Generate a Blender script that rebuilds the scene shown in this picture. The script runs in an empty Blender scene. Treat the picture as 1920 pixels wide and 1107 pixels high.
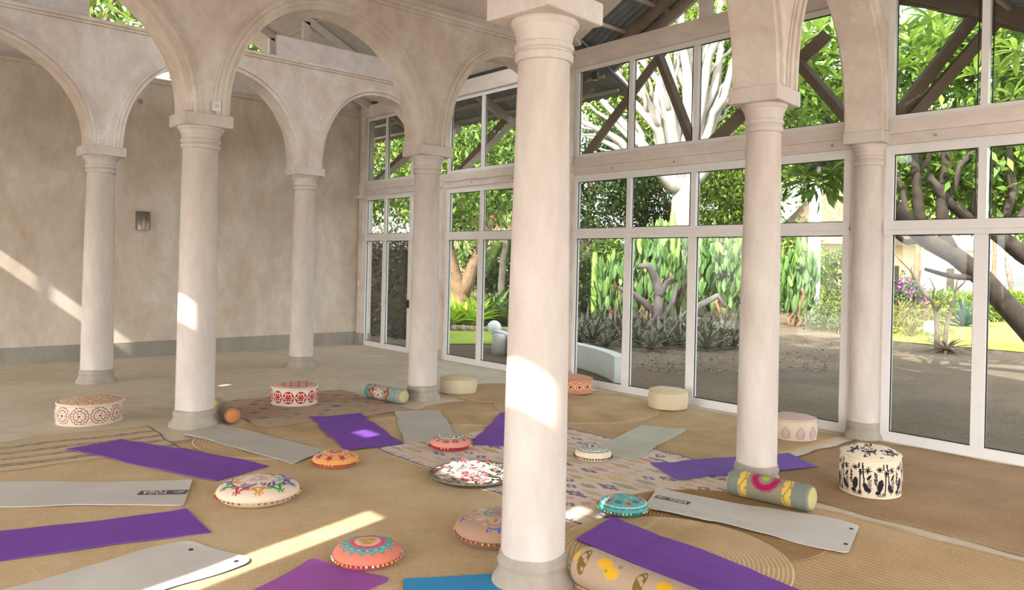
import bpy, math, random
import numpy as np
from mathutils import Vector, Matrix

random.seed(7)
RNG = np.random.default_rng(7)
scene = bpy.context.scene
COL = scene.collection

# ------------------------------------------------------------------ camera
CAM = np.array([-9.126, -3.686, 1.95])
FPX, CYP = 1440.0, 493.0
YAW, ROLL = math.radians(48.52), math.radians(1.30)
_f = np.array([math.cos(YAW), math.sin(YAW), 0.0])
_r = np.array([math.sin(YAW), -math.cos(YAW), 0.0])
_u = np.array([0, 0, 1.0])
_r2 = math.cos(ROLL) * _r + math.sin(ROLL) * _u
_u2 = np.cross(_r2, _f)
cd = bpy.data.cameras.new('camera')
cd.sensor_fit = 'HORIZONTAL'
cd.sensor_width = 36
cd.lens = FPX / 1920 * 36
cd.shift_y = -(553.5 - CYP) / 1920
cd.clip_end = 400
cam = bpy.data.objects.new('camera', cd)
COL.objects.link(cam)
M = Matrix.Identity(4)
for i in range(3):
    M[i][0], M[i][1], M[i][2], M[i][3] = _r2[i], _u2[i], -_f[i], CAM[i]
cam.matrix_world = M
scene.camera = cam


def ray(x, y):
    return (x - 960) / FPX * _r2 - (y - CYP) / FPX * _u2 + _f


def fl(x, y, z=0.0):
    """world XY of a point on the horizontal plane z as measured in the photograph"""
    d = ray(x, y)
    t = (z - CAM[2]) / d[2]
    p = CAM + t * d
    return float(p[0]), float(p[1])


# ------------------------------------------------------------------ world, sun, exposure
SUN_DIR = Vector((1.0, 0.27, -0.79)).normalized()
w = bpy.data.worlds.new('world')
scene.world = w
w.use_nodes = True
nt = w.node_tree
nt.nodes.clear()
wo = nt.nodes.new('ShaderNodeOutputWorld')
bg = nt.nodes.new('ShaderNodeBackground')
sky = nt.nodes.new('ShaderNodeTexSky')
sky.sky_type = 'NISHITA'
sky.sun_disc = False
sky.sun_elevation = math.radians(38)
sky.sun_rotation = math.radians(-105)
sky.air_density = 1.0
sky.dust_density = 2.5
hsv = nt.nodes.new('ShaderNodeHueSaturation')
hsv.inputs['Saturation'].default_value = 0.30
hsv.inputs['Value'].default_value = 1.0
nt.links.new(sky.outputs[0], hsv.inputs['Color'])
nt.links.new(hsv.outputs[0], bg.inputs[0])
bg.inputs[1].default_value = 0.78
nt.links.new(bg.outputs[0], wo.inputs[0])

sd = bpy.data.lights.new('sun', 'SUN')
sd.energy = 10.0
sd.angle = math.radians(0.53)
sd.color = (1.0, 0.965, 0.91)
so = bpy.data.objects.new('sun', sd)
COL.objects.link(so)
so.rotation_euler = SUN_DIR.to_track_quat('-Z', 'Y').to_euler()
so.location = (-20, -6, 16)

scene.view_settings.view_transform = 'Standard'
scene.view_settings.look = 'None'
scene.view_settings.gamma = 1.0
scene.view_settings.use_curve_mapping = False
scene.view_settings.exposure = 0.46


# ------------------------------------------------------------------ helpers
def lin(c):
    if isinstance(c, str):
        c = c.lstrip('#')
        c = [int(c[i:i + 2], 16) / 255 for i in (0, 2, 4)]
    return tuple((v / 12.92 if v <= 0.04045 else ((v + 0.055) / 1.055) ** 2.4) for v in c)


def tag(o, label=None, cat=None, group=None, kind=None):
    if label: o['label'] = label
    if cat: o['category'] = cat
    if group: o['group'] = group
    if kind: o['kind'] = kind
    return o


def empty(name, loc=(0, 0, 0), rz=0.0, parent=None):
    o = bpy.data.objects.new(name, None)
    COL.objects.link(o)
    o.location = loc
    o.rotation_euler = (0, 0, rz)
    o.empty_display_size = 0.1
    if parent: o.parent = parent
    return o


def link(name, me, mat=None, parent=None, loc=None, rot=None, scale=None):
    if mat is not None and len(me.materials) == 0:
        me.materials.append(mat)
    o = bpy.data.objects.new(name, me)
    COL.objects.link(o)
    if parent: o.parent = parent
    if loc is not None: o.location = loc
    if rot is not None: o.rotation_euler = rot
    if scale is not None: o.scale = scale
    return o


def np_mesh(name, V, F, smooth=False, colors=None):
    """V (n,3), F (m,k) same-size faces; colors per face (m,3) linear"""
    V = np.asarray(V, np.float32)
    F = np.asarray(F, np.int32)
    me = bpy.data.meshes.new(name)
    m, k = F.shape
    me.vertices.add(len(V))
    me.vertices.foreach_set('co', V.ravel())
    me.loops.add(m * k)
    me.loops.foreach_set('vertex_index', F.ravel())
    me.polygons.add(m)
    me.polygons.foreach_set('loop_start', np.arange(0, m * k, k, dtype=np.int32))
    me.polygons.foreach_set('loop_total', np.full(m, k, np.int32))
    me.update(calc_edges=True)
    if smooth:
        me.polygons.foreach_set('use_smooth', np.ones(m, bool))
    if colors is not None:
        ca = me.color_attributes.new('Col', 'FLOAT_COLOR', 'CORNER')
        c = np.ones((m, k, 4), np.float32)
        c[:, :, :3] = np.asarray(colors, np.float32)[:, None, :]
        ca.data.foreach_set('color', c.ravel())
    me.validate()
    return me


class MB:
    def __init__(s):
        s.v = []
        s.f = []

    def quad(s, a, b, c, d):
        n = len(s.v)
        s.v += [tuple(a), tuple(b), tuple(c), tuple(d)]
        s.f.append((n, n + 1, n + 2, n + 3))

    def box(s, x0, x1, y0, y1, z0, z1):
        n = len(s.v)
        s.v += [(x0, y0, z0), (x1, y0, z0), (x1, y1, z0), (x0, y1, z0), (x0, y0, z1), (x1, y0, z1), (x1, y1, z1), (x0, y1, z1)]
        s.f += [tuple(n + i for i in q) for q in ((0, 3, 2, 1), (4, 5, 6, 7), (0, 1, 5, 4), (1, 2, 6, 5), (2, 3, 7, 6), (3, 0, 4, 7))]
        return s

    def bar(s, p, q, w, h, up=(0, 0, 1)):
        p, q, up = Vector(p), Vector(q), Vector(up)
        d = (q - p).normalized()
        sx = d.cross(up)
        if sx.length < 1e-4: sx = d.cross(Vector((1, 0, 0)))
        sx.normalize()
        sy = sx.cross(d)
        n = len(s.v)
        for c in (p, q):
            for a, b in ((-1, -1), (1, -1), (1, 1), (-1, 1)):
                s.v.append(tuple(c + sx * a * w / 2 + sy * b * h / 2))
        s.f += [tuple(n + i for i in k) for k in ((0, 1, 2, 3), (7, 6, 5, 4), (0, 4, 5, 1), (1, 5, 6, 2), (2, 6, 7, 3), (3, 7, 4, 0))]
        return s

    def lathe(s, prof, n=32, cx=0, cy=0, a0=0, a1=2 * math.pi, wob=None):
        full = abs(a1 - a0 - 2 * math.pi) < 1e-6
        m = n if full else n + 1
        b = len(s.v)
        for (r, z) in prof:
            for i in range(m):
                a = a0 + (a1 - a0) * i / n
                rr = r * (wob(a, z) if wob else 1)
                s.v.append((cx + rr * math.cos(a), cy + rr * math.sin(a), z))
        for j in range(len(prof) - 1):
            for i in range(n):
                i2 = (i + 1) % m
                s.f.append((b + j * m + i, b + j * m + i2, b + (j + 1) * m + i2, b + (j + 1) * m + i))
        if full:
            if prof[0][0] > 1e-4: s.f.append(tuple(b + i for i in reversed(range(m))))
            if prof[-1][0] > 1e-4: s.f.append(tuple(b + (len(prof) - 1) * m + i for i in range(m)))
        return s

    def tube(s, pts, rads, n=8, cap=True):
        pts = [Vector(p) for p in pts]
        if not hasattr(rads, '__len__'): rads = [rads] * len(pts)
        b = len(s.v)
        prev = None
        for i, p in enumerate(pts):
            d = (pts[min(i + 1, len(pts) - 1)] - pts[max(i - 1, 0)])
            d = d.normalized() if d.length > 1e-6 else Vector((0, 0, 1))
            if prev is None:
                sx = d.cross(Vector((0, 0, 1)))
                if sx.length < 1e-3: sx = d.cross(Vector((1, 0, 0)))
            else:
                sx = prev - d * prev.dot(d)
                if sx.length < 1e-4: sx = d.cross(Vector((1, 0, 0)))
            sx.normalize()
            prev = sx
            sy = d.cross(sx)
            for k in range(n):
                a = 2 * math.pi * k / n
                s.v.append(tuple(p + (sx * math.cos(a) + sy * math.sin(a)) * rads[i]))
        for i in range(len(pts) - 1):
            for k in range(n):
                k2 = (k + 1) % n
                s.f.append((b + i * n + k, b + i * n + k2, b + (i + 1) * n + k2, b + (i + 1) * n + k))
        if cap:
            s.f.append(tuple(b + k for k in reversed(range(n))))
            s.f.append(tuple(b + (len(pts) - 1) * n + k for k in range(n)))
        return s

    def mesh(s, name, smooth=False):
        me = bpy.data.meshes.new(name)
        me.from_pydata(s.v, [], s.f)
        me.update()
        if smooth:
            me.polygons.foreach_set('use_smooth', np.ones(len(me.polygons), bool))
        return me

    def build(s, name, mat, parent=None, smooth=False, loc=None, rot=None):
        return link(name, s.mesh(name, smooth), mat, parent, loc, rot)


def auto_smooth(o, ang=40):
    me = o.data
    me.polygons.foreach_set('use_smooth', np.ones(len(me.polygons), bool))
    try:
        me.set_sharp_from_angle(angle=math.radians(ang))
    except Exception:
        pass
    return o


# ------------------------------------------------------------------ materials
class NT:
    def __init__(s, name):
        s.m = bpy.data.materials.new(name)
        s.m.use_nodes = True
        s.t = s.m.node_tree
        s.t.nodes.clear()
        s.out = s.n('ShaderNodeOutputMaterial')
        s.b = s.n('ShaderNodeBsdfPrincipled')
        s.l(s.b.outputs[0], s.out.inputs[0])

    def n(s, typ, **kw):
        nd = s.t.nodes.new(typ)
        for k, v in kw.items():
            if k in nd.inputs.keys():
                nd.inputs[k].default_value = v
            else:
                setattr(nd, k, v)
        return nd

    def l(s, a, b):
        s.t.links.new(a, b)

    def ramp(s, fac, stops):
        r = s.n('ShaderNodeValToRGB')
        e = r.color_ramp.elements
        while len(e) < len(stops): e.new(0.5)
        for i, (p, c) in enumerate(stops):
            e[i].position = p
            e[i].color = (*c, 1) if len(c) == 3 else c
        s.l(fac, r.inputs[0])
        return r.outputs[0]

    def mix(s, fac, a, b, mode='MIX'):
        m = s.n('ShaderNodeMix', data_type='RGBA', blend_type=mode)
        for sock, val in ((m.inputs[0], fac), (m.inputs[6], a), (m.inputs[7], b)):
            if hasattr(val, 'is_output'):
                s.l(val, sock)
            elif isinstance(val, tuple):
                sock.default_value = (*val, 1)
            else:
                sock.default_value = val
        return m.outputs[2]

    def coord(s, which='Object', scale=(1, 1, 1)):
        tc = s.n('ShaderNodeTexCoord')
        mp = s.n('ShaderNodeMapping')
        mp.inputs['Scale'].default_value = scale
        s.l(tc.outputs[which], mp.inputs[0])
        return mp.outputs[0]

    def noise(s, vec, scale, detail=4, rough=0.55, dist=0.0):
        nn = s.n('ShaderNodeTexNoise')
        nn.inputs['Scale'].default_value = scale
        nn.inputs['Detail'].default_value = detail
        nn.inputs['Roughness'].default_value = rough
        nn.inputs['Distortion'].default_value = dist
        if vec is not None: s.l(vec, nn.inputs['Vector'])
        return nn.outputs['Fac']

    def bump(s, h, strength=0.3, dist=0.01):
        b = s.n('ShaderNodeBump')
        b.inputs['Strength'].default_value = strength
        b.inputs['Distance'].default_value = dist
        s.l(h, b.inputs['Height'])
        s.l(b.outputs[0], s.b.inputs['Normal'])

    def fin(s, base=None, rough=0.7, metal=0.0, spec=0.4):
        if base is not None:
            if hasattr(base, 'is_output'):
                s.l(base, s.b.inputs['Base Color'])
            else:
                s.b.inputs['Base Color'].default_value = (*base, 1)
        s.b.inputs['Roughness'].default_value = rough
        s.b.inputs['Metallic'].default_value = metal
        s.b.inputs['Specular IOR Level'].default_value = spec
        return s.m


def plain(name, c, rough=0.7, metal=0.0, var=0.08, scale=6.0, bump=0.1, bscale=60, spec=0.35):
    t = NT(name)
    v = t.coord()
    c = lin(c)
    lo = tuple(x * (1 - var) for x in c)
    hi = tuple(min(1, x * (1 + var)) for x in c)
    base = t.ramp(t.noise(v, scale), [(0.3, lo), (0.7, hi)])
    if bump: t.bump(t.noise(v, bscale, 2), bump, 0.004)
    return t.fin(base, rough, metal, spec)


def plaster(name, c1, c2, c3, streak=(1, 1, 0.35), rough=0.85, bump=0.25):
    t = NT(name)
    v = t.coord('Generated' if False else 'Object')
    mp = t.n('ShaderNodeMapping')
    mp.inputs['Scale'].default_value = streak
    t.l(v, mp.inputs[0])
    n1 = t.noise(mp.outputs[0], 1.3, 8, 0.68, 0.5)
    n2 = t.noise(mp.outputs[0], 5.0, 7, 0.68, 0.3)
    a = t.ramp(n1, [(0.33, lin(c1)), (0.52, lin(c2)), (0.68, lin(c3))])
    b = t.ramp(n2, [(0.35, (0.80, 0.79, 0.78)), (0.62, (1, 1, 1))])
    base = t.mix(0.65, a, b, 'MULTIPLY')
    n3 = t.noise(v, 40, 4, 0.7)
    t.bump(n3, bump, 0.006)
    return t.fin(base, rough, 0, 0.25)


MAT = {}
MAT['plaster'] = plaster('plaster_pink', '#c6b5a7', '#d5cabf', '#e2dbd4', streak=(1, 1, 0.8))
MAT['plaster_col'] = plaster('plaster_column', '#c3b7ad', '#cec5bd', '#d7d1cb')
MAT['plaster_back'] = plaster('plaster_back', '#bcab99', '#cbbeae', '#d8cec2', streak=(1, 1, 0.55), bump=0.4)
MAT['trimcream'] = plaster('painted_timber', '#cdc2b9', '#d5cbc3', '#dcd3cc', streak=(1, 0.4, 1), bump=0.08, rough=0.6)
MAT['concrete'] = plaster('concrete_base', '#968c7e', '#a49b8e', '#b2aa9e', bump=0.5)
MAT['skirting'] = plaster('cement_skirting', '#8c8579', '#979085', '#a19b90', bump=0.4)
MAT['white'] = plain('white_frame', '#dcdad8', 0.45, var=0.03, bump=0.03)
MAT['ceil'] = plaster('ceiling_paint', '#c9bfb8', '#d3cac4', '#dad3cd', streak=(1, 1, 1), bump=0.05)
MAT['timber'] = plain('dark_timber', '#6b5a4c', 0.7, var=0.2, scale=4)
MAT['timber_l'] = plain('grey_timber', '#a5988b', 0.7, var=0.12, scale=4)
MAT['tile'] = plain('roof_tile_underside', '#6e7273', 0.85, var=0.25, scale=5, bump=0.4, bscale=25)
MAT['black'] = plain('black_metal', '#222222', 0.4, bump=0)
MAT['sconce'] = plain('hammered_metal', '#9a9288', 0.35, metal=0.85, var=0.2, scale=40, bump=0.8, bscale=70)


def glass_mat():
    t = NT('window_glass')
    t.t.nodes.remove(t.b)
    tr = t.n('ShaderNodeBsdfTransparent')
    tr.inputs[0].default_value = (0.93, 0.95, 0.93, 1)
    gl = t.n('ShaderNodeBsdfGlossy')
    gl.inputs['Roughness'].default_value = 0.02
    lw = t.n('ShaderNodeLayerWeight')
    lw.inputs['Blend'].default_value = 0.12
    fr = t.n('ShaderNodeMath', operation='MULTIPLY_ADD')
    fr.inputs[1].default_value = 0.22
    fr.inputs[2].default_value = 0.025
    t.l(lw.outputs['Facing'], fr.inputs[0])
    mx = t.n('ShaderNodeMixShader')
    t.l(fr.outputs[0], mx.inputs[0])
    t.l(tr.outputs[0], mx.inputs[1])
    t.l(gl.outputs[0], mx.inputs[2])
    t.l(mx.outputs[0], t.out.inputs[0])
    return t.m


MAT['glass'] = glass_mat()


def floor_mat():
    t = NT('screed_floor')
    v = t.coord()
    n1 = t.noise(v, 0.55, 6, 0.62, 0.3)
    n2 = t.noise(v, 5, 6, 0.65, 0.5)
    a = t.ramp(n1, [(0.3, lin('#bcab8e')), (0.5, lin('#c9bca5')), (0.7, lin('#d2c9b9'))])
    b = t.ramp(n2, [(0.3, (0.72, 0.71, 0.70)), (0.7, (1, 1, 1))])
    base = t.mix(0.7, a, b, 'MULTIPLY')
    t.bump(n2, 0.15, 0.01)
    return t.fin(base, 0.55, 0, 0.35)


MAT['floor'] = floor_mat()


def gravel_mat():
    t = NT('gravel_ground')
    v = t.coord()
    n1 = t.noise(v, 0.35, 5, 0.6)
    vo = t.n('ShaderNodeTexVoronoi')
    vo.inputs['Scale'].default_value = 26
    t.l(v, vo.inputs['Vector'])
    n2 = t.noise(v, 60, 3, 0.7)
    a = t.ramp(n1, [(0.3, lin('#6f6253')), (0.55, lin('#807262')), (0.75, lin('#95836c'))])
    b = t.ramp(n2, [(0.3, (0.50, 0.48, 0.46)), (0.7, (1.1, 1.1, 1.1))])
    c = t.ramp(vo.outputs['Color'], [(0.2, (0.75, 0.74, 0.72)), (0.8, (1, 1, 1))])
    base = t.mix(0.8, t.mix(0.8, a, b, 'MULTIPLY'), c, 'MULTIPLY')
    t.bump(vo.outputs['Distance'], 0.6, 0.02)
    return t.fin(base, 0.95, 0, 0.1)


MAT['gravel'] = gravel_mat()

# ------------------------------------------------------------------ the building shell
Y2, Y3, YB = 5.30, 9.15, 11.90
XA, XB = -5.98, -2.84
XZ = -9.13
ZS, ZTOP = 3.55, 5.42           # arch springing, cornice

fo = MB().box(-12.5, 0.05, -8.0, YB, -0.25, 0.0).build('floor', MAT['floor'])
tag(fo, 'bare grey-brown screed floor of the hall', kind='structure')
gr = MB()
gr.quad((0.05, -40, -0.03), (70, -40, -0.03), (70, 60, -0.03), (0.05, 60, -0.03))
gr.quad((-60, YB + 0.3, -0.03), (0.05, YB + 0.3, -0.03), (0.05, 60, -0.03), (-60, 60, -0.03))
g = gr.build('floor_ground', MAT['gravel'])
tag(g, 'gravel garden ground outside the windows', kind='structure')
te = MB().box(-12.5, 0.05, -40, -8.0, -0.25, -0.01).box(-60, -12.5, -40, YB + 0.3, -0.25, -0.01).build('floor_bounce', plain('pale_bounce', '#b5aea4', 0.8))  # unseen pale paving added to bounce sunlight into the hall
tag(te, 'unseen pale ground added to bounce sun into the hall', kind='structure')

# back wall with cement skirting and cap moulding
wb = MB().box(-10.5, 0.25, YB, YB + 0.3, 0, 5.22).build('wall_back', MAT['plaster_back'])
tag(wb, 'weathered plaster back wall', kind='structure')
bb = MB().box(-10.5, 0.0, YB - 0.035, YB, 0, 0.29).build('baseboard_back', MAT['skirting'])
tag(bb, 'grey cement skirting along the back wall', kind='structure')
t1 = MB()
t1.box(-10.5, 0.0, YB - 0.06, YB + 0.3, 5.22, 5.27)
t1.box(-10.5, 0.0, YB - 0.03, YB + 0.3, 5.27, 5.33)
tag(t1.build('trim_1', MAT['plaster_back']), 'moulded cap of the back wall', kind='structure')
t1 = MB()
t1.box(-10.5, -6.2, YB + 0.02, YB + 0.22, 5.33, 5.75)
t1.box(-3.7, 0.0, YB + 0.02, YB + 0.22, 5.33, 5.75)
tag(t1.build('trim_2', MAT['ceil']), 'white fascia board above the back wall', kind='structure')

# unseen west wall added as a sun mask; slits shaped to cast sun patches
XW = -10.5


def holed_wall(name, x0, x1, y0, y1, z0, z1, holes, mat):
    ys = sorted({y0, y1, *[h[0] for h in holes], *[h[1] for h in holes]})
    zs = sorted({z0, z1, *[h[2] for h in holes], *[h[3] for h in holes]})
    mb = MB()
    for i in range(len(ys) - 1):
        j = 0
        while j < len(zs) - 1:
            yc = (ys[i] + ys[i + 1]) / 2
            solid = lambda q: not any(h[0] < yc < h[1] and h[2] < (zs[q] + zs[q + 1]) / 2 < h[3] for h in holes)
            if not solid(j):
                j += 1
                continue
            k = j
            while k + 1 < len(zs) - 1 and solid(k + 1): k += 1
            mb.box(x0, x1, ys[i], ys[i + 1], zs[j], zs[k + 1])
            j = k + 1
    return mb.build(name, mat)


def zs_at(dz=0.0): return 4.62 + dz


SLITS = [(10.36, 10.74, 4.47, 4.77), (10.80, 11.7, 4.47, 4.77),
         (6.22, 6.34, 4.55, 4.70), (3.92, 4.22, 4.62, 4.95),
         (1.98, 2.30, 4.55, 4.73), (-0.20, 0.62, 4.42, 4.80),
         (-1.72, -1.30, 4.60, 4.90), (-1.20, -0.75, 4.42, 4.68),
         (0.02, 0.25, 3.0, 3.60)]
for (ya_, yb_) in ((-8.9, -6.7), (-6.2, -4.0), (-3.5, -1.3), (-0.8, 1.4), (1.9, 4.1), (4.6, 6.8), (7.3, 9.5), (9.9, 11.6)):
    SLITS.append((ya_, yb_, 0.15, 3.0))  # low openings added to let in side fill light
ww = holed_wall('wall_sun_mask', XW - 0.04, XW, -9.2, YB + 0.3, 0, 5.75, SLITS, MAT['plaster'])
gw = MB()
gw.quad((XW, 0.0, 5.3), (XW, 5.4, 5.3), (XW, 2.8, 6.75), (XW, 2.8, 6.75))
gw.build('gable', MAT['plaster'], ww)  # unseen infill added to block sun leaking in above the wall
tag(ww, 'unseen plaster wall added on the west, slits shaped for sun patches', kind='structure')


we = MB().box(0.0, 0.15, -9.2, -5.0, 0, 5.44).build('wall_light_blocker', MAT['plaster'])  # unseen wall added to cut daylight on the right-hand columns
tag(we, 'unseen plaster wall added to dim light from the east', kind='structure')
# added unseen roof blocks low sun; gap between panels passes the floor strip
kx = 0.27
def blocker_panel(y0, y1):
    m = MB()
    xa, xb = XW - 4.6, XW - 0.04
    for z in (3.02, 3.12):
        pass
    a = [(xa, y0 + kx * (xa - XW), 3.02), (xb, y0, 3.02), (xb, y1, 3.02), (xa, y1 + kx * (xa - XW), 3.02)]
    m.quad(*a)
    m.quad(*[(p[0], p[1], 3.12) for p in reversed(a)])
    for i in range(4):
        j = (i + 1) % 4
        p, q = a[i], a[j]
        m.quad(p, q, (q[0], q[1], 3.12), (p[0], p[1], 3.12))
    m.build('sun_blocker_roof', MAT['ceil'], ww)
blocker_panel(-11.5, 0.02)
blocker_panel(0.25, 13.5)
for yy in (-7, -3.5, 0.0, 3.5, 7, 10.5):
    MB().box(XW - 4.5, XW - 4.3, yy - 0.1, yy + 0.1, 0, 3.02).build('blocker_post', MAT['plaster'], ww)

# ---- arcades -------------------------------------------------------------
def arcade(name, label, ox, oy, ang, piers, thick=0.36, top=ZTOP, s0=None, s1=None, apex=5.06):
    """piers: list of (s, halfwidth); arches between successive piers; local frame x along, y depth"""
    e = empty(name, (ox, oy, 0), ang)
    tag(e, label, kind='structure')
    w = MB()
    h = thick / 2
    N = 40
    rings = []
    for i, (s, hw) in enumerate(piers):
        w.box(s - hw, s + hw, -h, h, ZS, top)
        if i + 1 < len(piers):
            a0 = s + hw
            a1 = piers[i + 1][0] - piers[i + 1][1]
            c, a, b = (a0 + a1) / 2, (a1 - a0) / 2, apex - ZS
            pts = []
            for k in range(N + 1):
                t = math.pi * (1 - k / N)
                ex = 0.93
                ct, st = math.cos(t), math.sin(t)
                pts.append((c + a * math.copysign(abs(ct) ** ex, ct), ZS + b * abs(st) ** ex))
            for k in range(N):
                (xa, za), (xb, zb) = pts[k], pts[k + 1]
                w.quad((xa, -h, za), (xb, -h, zb), (xb, -h, top), (xa, -h, top))
                w.quad((xb, h, zb), (xa, h, za), (xa, h, top), (xb, h, top))
                w.quad((xa, -h, za), (xa, h, za), (xb, h, zb), (xb, -h, zb))
                w.quad((xa, -h, top), (xb, -h, top), (xb, h, top), (xa, h, top))
            rings.append((c, a, b, pts))
    wo_ = w.build('arch_wall', MAT['plaster'], e)
    # archivolt mouldings: stepped bands on both faces
    for (c, a, b, pts) in rings:
        m = MB()
        for side in (-1, 1):
            for (r0, r1, pr) in ((0.0, 0.06, 0.025), (0.06, 0.10, 0.060), (0.10, 0.155, 0.035), (0.155, 0.185, 0.015)):
                rows = []
                for k in range(N + 1):
                    kk0, kk1 = max(k - 1, 0), min(k + 1, N)
                    tx, tz = pts[kk1][0] - pts[kk0][0], pts[kk1][1] - pts[kk0][1]
                    if k == 0 or k == N: tx, tz = 0, (1 if k == 0 else -1)
                    L = math.hypot(tx, tz)
                    nx, nz = -tz / L, tx / L
                    p = pts[k]
                    # stay inside the pier at the springing
                    rows.append(((p[0] + nx * r0, p[1] + nz * r0), (p[0] + nx * r1, p[1] + nz * r1)))
                y0, y1 = side * h, side * (h + pr)
                for k in range(N):
                    (i0, o0), (i1, o1) = rows[k], rows[k + 1]
                    m.quad((i0[0], y1, i0[1]), (i1[0], y1, i1[1]), (o1[0], y1, o1[1]), (o0[0], y1, o0[1]))
                    m.quad((o0[0], y0, o0[1]), (o1[0], y0, o1[1]), (o1[0], y1, o1[1]), (o0[0], y1, o0[1]))
                    m.quad((i0[0], y0, i0[1]), (i1[0], y0, i1[1]), (i1[0], y1, i1[1]), (i0[0], y1, i0[1]))
        m.build('archivolt', MAT['plaster'], e)
    # cornice
    s0 = piers[0][0] - piers[0][1]
    s1 = piers[-1][0] + piers[-1][1]
    cm = MB()
    cm.box(s0, s1, -h - 0.03, h + 0.03, top - 0.09, top - 0.05)
    cm.box(s0, s1, -h - 0.06, h + 0.06, top - 0.05, top)
    cm.build('cornice', MAT['plaster'], e)
    return e


a3 = arcade('wall_arcade_rear', 'rear arcade of plastered arches near the back wall', 0, Y3, 0,
            [(-10.25, 0.25), (XA - 0.12, 0.235), (XB + 0.03, 0.24), (-0.07, 0.17)])
a2 = arcade('wall_arcade_middle', 'middle arcade of plastered arches', 0, Y2, 0,
            [(-10.25, 0.25), (XA, 0.235), (XB, 0.24), (-0.07, 0.17)])
R1A = np.array([-5.89, -0.28])
R1B = np.array([0.0, 0.30])
R1D = (R1B - R1A) / np.linalg.norm(R1B - R1A)
R1ANG = math.atan2(R1D[1], R1D[0])
SL = float(np.linalg.norm(R1B - R1A))
a1 = arcade('wall_arcade_front', 'front arcade of plastered arches', R1A[0], R1A[1], R1ANG,
            [(-4.6, 0.25), (0.0, 0.225), (3.05, 0.215), (SL - 0.08, 0.215)])

# boards standing on the cornices
t3 = MB()
t3.box(-10.4, -6.35, Y3 - 0.16, Y3 - 0.08, ZTOP, 5.80)
t3.box(-3.45, -0.1, Y3 - 0.16, Y3 - 0.08, ZTOP, 5.80)
tag(t3.build('trim_3', MAT['ceil']), 'white board on the rear arcade cornice', kind='structure')
t3 = MB().box(-4.2, -0.1, Y2 - 0.14, Y2 - 0.06, ZTOP, 5.78)
tag(t3.build('trim_4', MAT['trimcream']), 'cream board on the middle arcade cornice', kind='structure')


# ---- columns ---------------------------------------------------------------
def column(x, y, rt, rb, label, ang=0.0, zneck=3.20, zbase=0.195, half=0.34, bs=0.90):
    e = empty('column', (x, y, 0), ang)
    tag(e, label, 'column', 'plastered columns of the arcades')
    rnd = random.Random(int((x * 31 + y * 17) * 100))
    ph = [rnd.uniform(0, 6.28) for _ in range(4)]
    wob = lambda a, z: 1 + 0.006 * math.sin(2 * a + ph[0] + z * 1.3) + 0.004 * math.sin(3 * a + ph[1] - z * 2.1)
    b = MB()
    R = rb * bs
    b.lathe([(R * 1.42, 0.0), (R * 1.40, 0.035), (R * 1.30, 0.055), (R * 1.22, 0.085), (R * 1.16, 0.115), (R * 1.20, 0.13), (R * 1.22, 0.15),
             (R * 1.17, 0.165), (R * 1.15, 0.175), (R * 1.16, 0.19), (R * 1.08, 0.205), (R * 0.9, 0.207)], 40, wob=lambda a, z: 1 + 0.02 * math.sin(2 * a + ph[2]) + 0.012 * math.sin(5 * a + ph[3] + z * 9))
    auto_smooth(b.build('base', MAT['concrete'], e), 50)
    s = MB()
    prof = []
    for k in range(24):
        t = k / 23
        ent = math.sin(math.pi * min(1, t * 1.0)) * 0.02
        prof.append((rb + (rt - rb) * (t ** 1.15) + rb * ent, zbase + (zneck - zbase) * t))
    s.lathe(prof, 48, wob=wob)
    auto_smooth(s.build('shaft', MAT['plaster_col'], e), 60)
    c = MB()
    q = rt
    pr = [(q * 0.98, zneck - 0.035), (q * 1.08, zneck - 0.030), (q * 1.13, zneck - 0.012), (q * 1.13, zneck + 0.012), (q * 1.06, zneck + 0.026), (q * 1.06, zneck + 0.034),
          (q * 1.14, zneck + 0.042), (q * 1.16, zneck + 0.058), (q * 1.13, zneck + 0.074), (q * 1.08, zneck + 0.080), (q * 1.09, zneck + 0.11), (q * 1.13, zneck + 0.14), (q * 1.21, zneck + 0.165),
          (q * 1.21, zneck + 0.175), (q * 1.31, zneck + 0.188), (q * 1.34, zneck + 0.204), (q * 1.31, zneck + 0.222), (q * 1.1, zneck + 0.225)]
    c.lathe(pr, 48)
    auto_smooth(c.build('capital', MAT['plaster_col'], e), 35)
    ab = MB().box(-half, half, -half * 0.95, half * 0.95, zneck + 0.215, ZS + 0.005)
    o = ab.build('abacus', MAT['plaster_col'], e)
    bv = o.modifiers.new('bevel', 'BEVEL')
    bv.width = 0.012
    bv.segments = 2
    return e


def r1p(s): return (float(R1A[0] + R1D[0] * s), float(R1A[1] + R1D[1] * s))


x, y = r1p(0.0)
column(x, y, 0.158, 0.195, 'tall column beside the blue mat, sunlit patch at mid height', R1ANG, half=0.262)
x, y = r1p(3.05)
column(x, y, 0.150, 0.178, 'column with a grey bolster with a magenta half-ring lying at its foot', R1ANG, half=0.245)
x, y = r1p(SL - 0.08)
column(x, y, 0.146, 0.168, 'column engaged in the glazed wall behind the black-print pouf', R1ANG, half=0.235)
column(XA, Y2 + 0.02, 0.190, 0.212, 'column with a bolster with an orange end at its foot', 0, half=0.275)
column(XB, Y2 - 0.02, 0.176, 0.203, 'column between the red-flowered bolster and a cream pouf', 0, half=0.265)
column(XA - 0.12, Y3 + 0.05, 0.190, 0.222, 'rear column behind the flower-ring pouf', 0, half=0.285)
column(XB + 0.03, Y3 - 0.04, 0.180, 0.207, 'rear column alone on bare floor behind the red-medallion pouf', 0, half=0.262)


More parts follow.
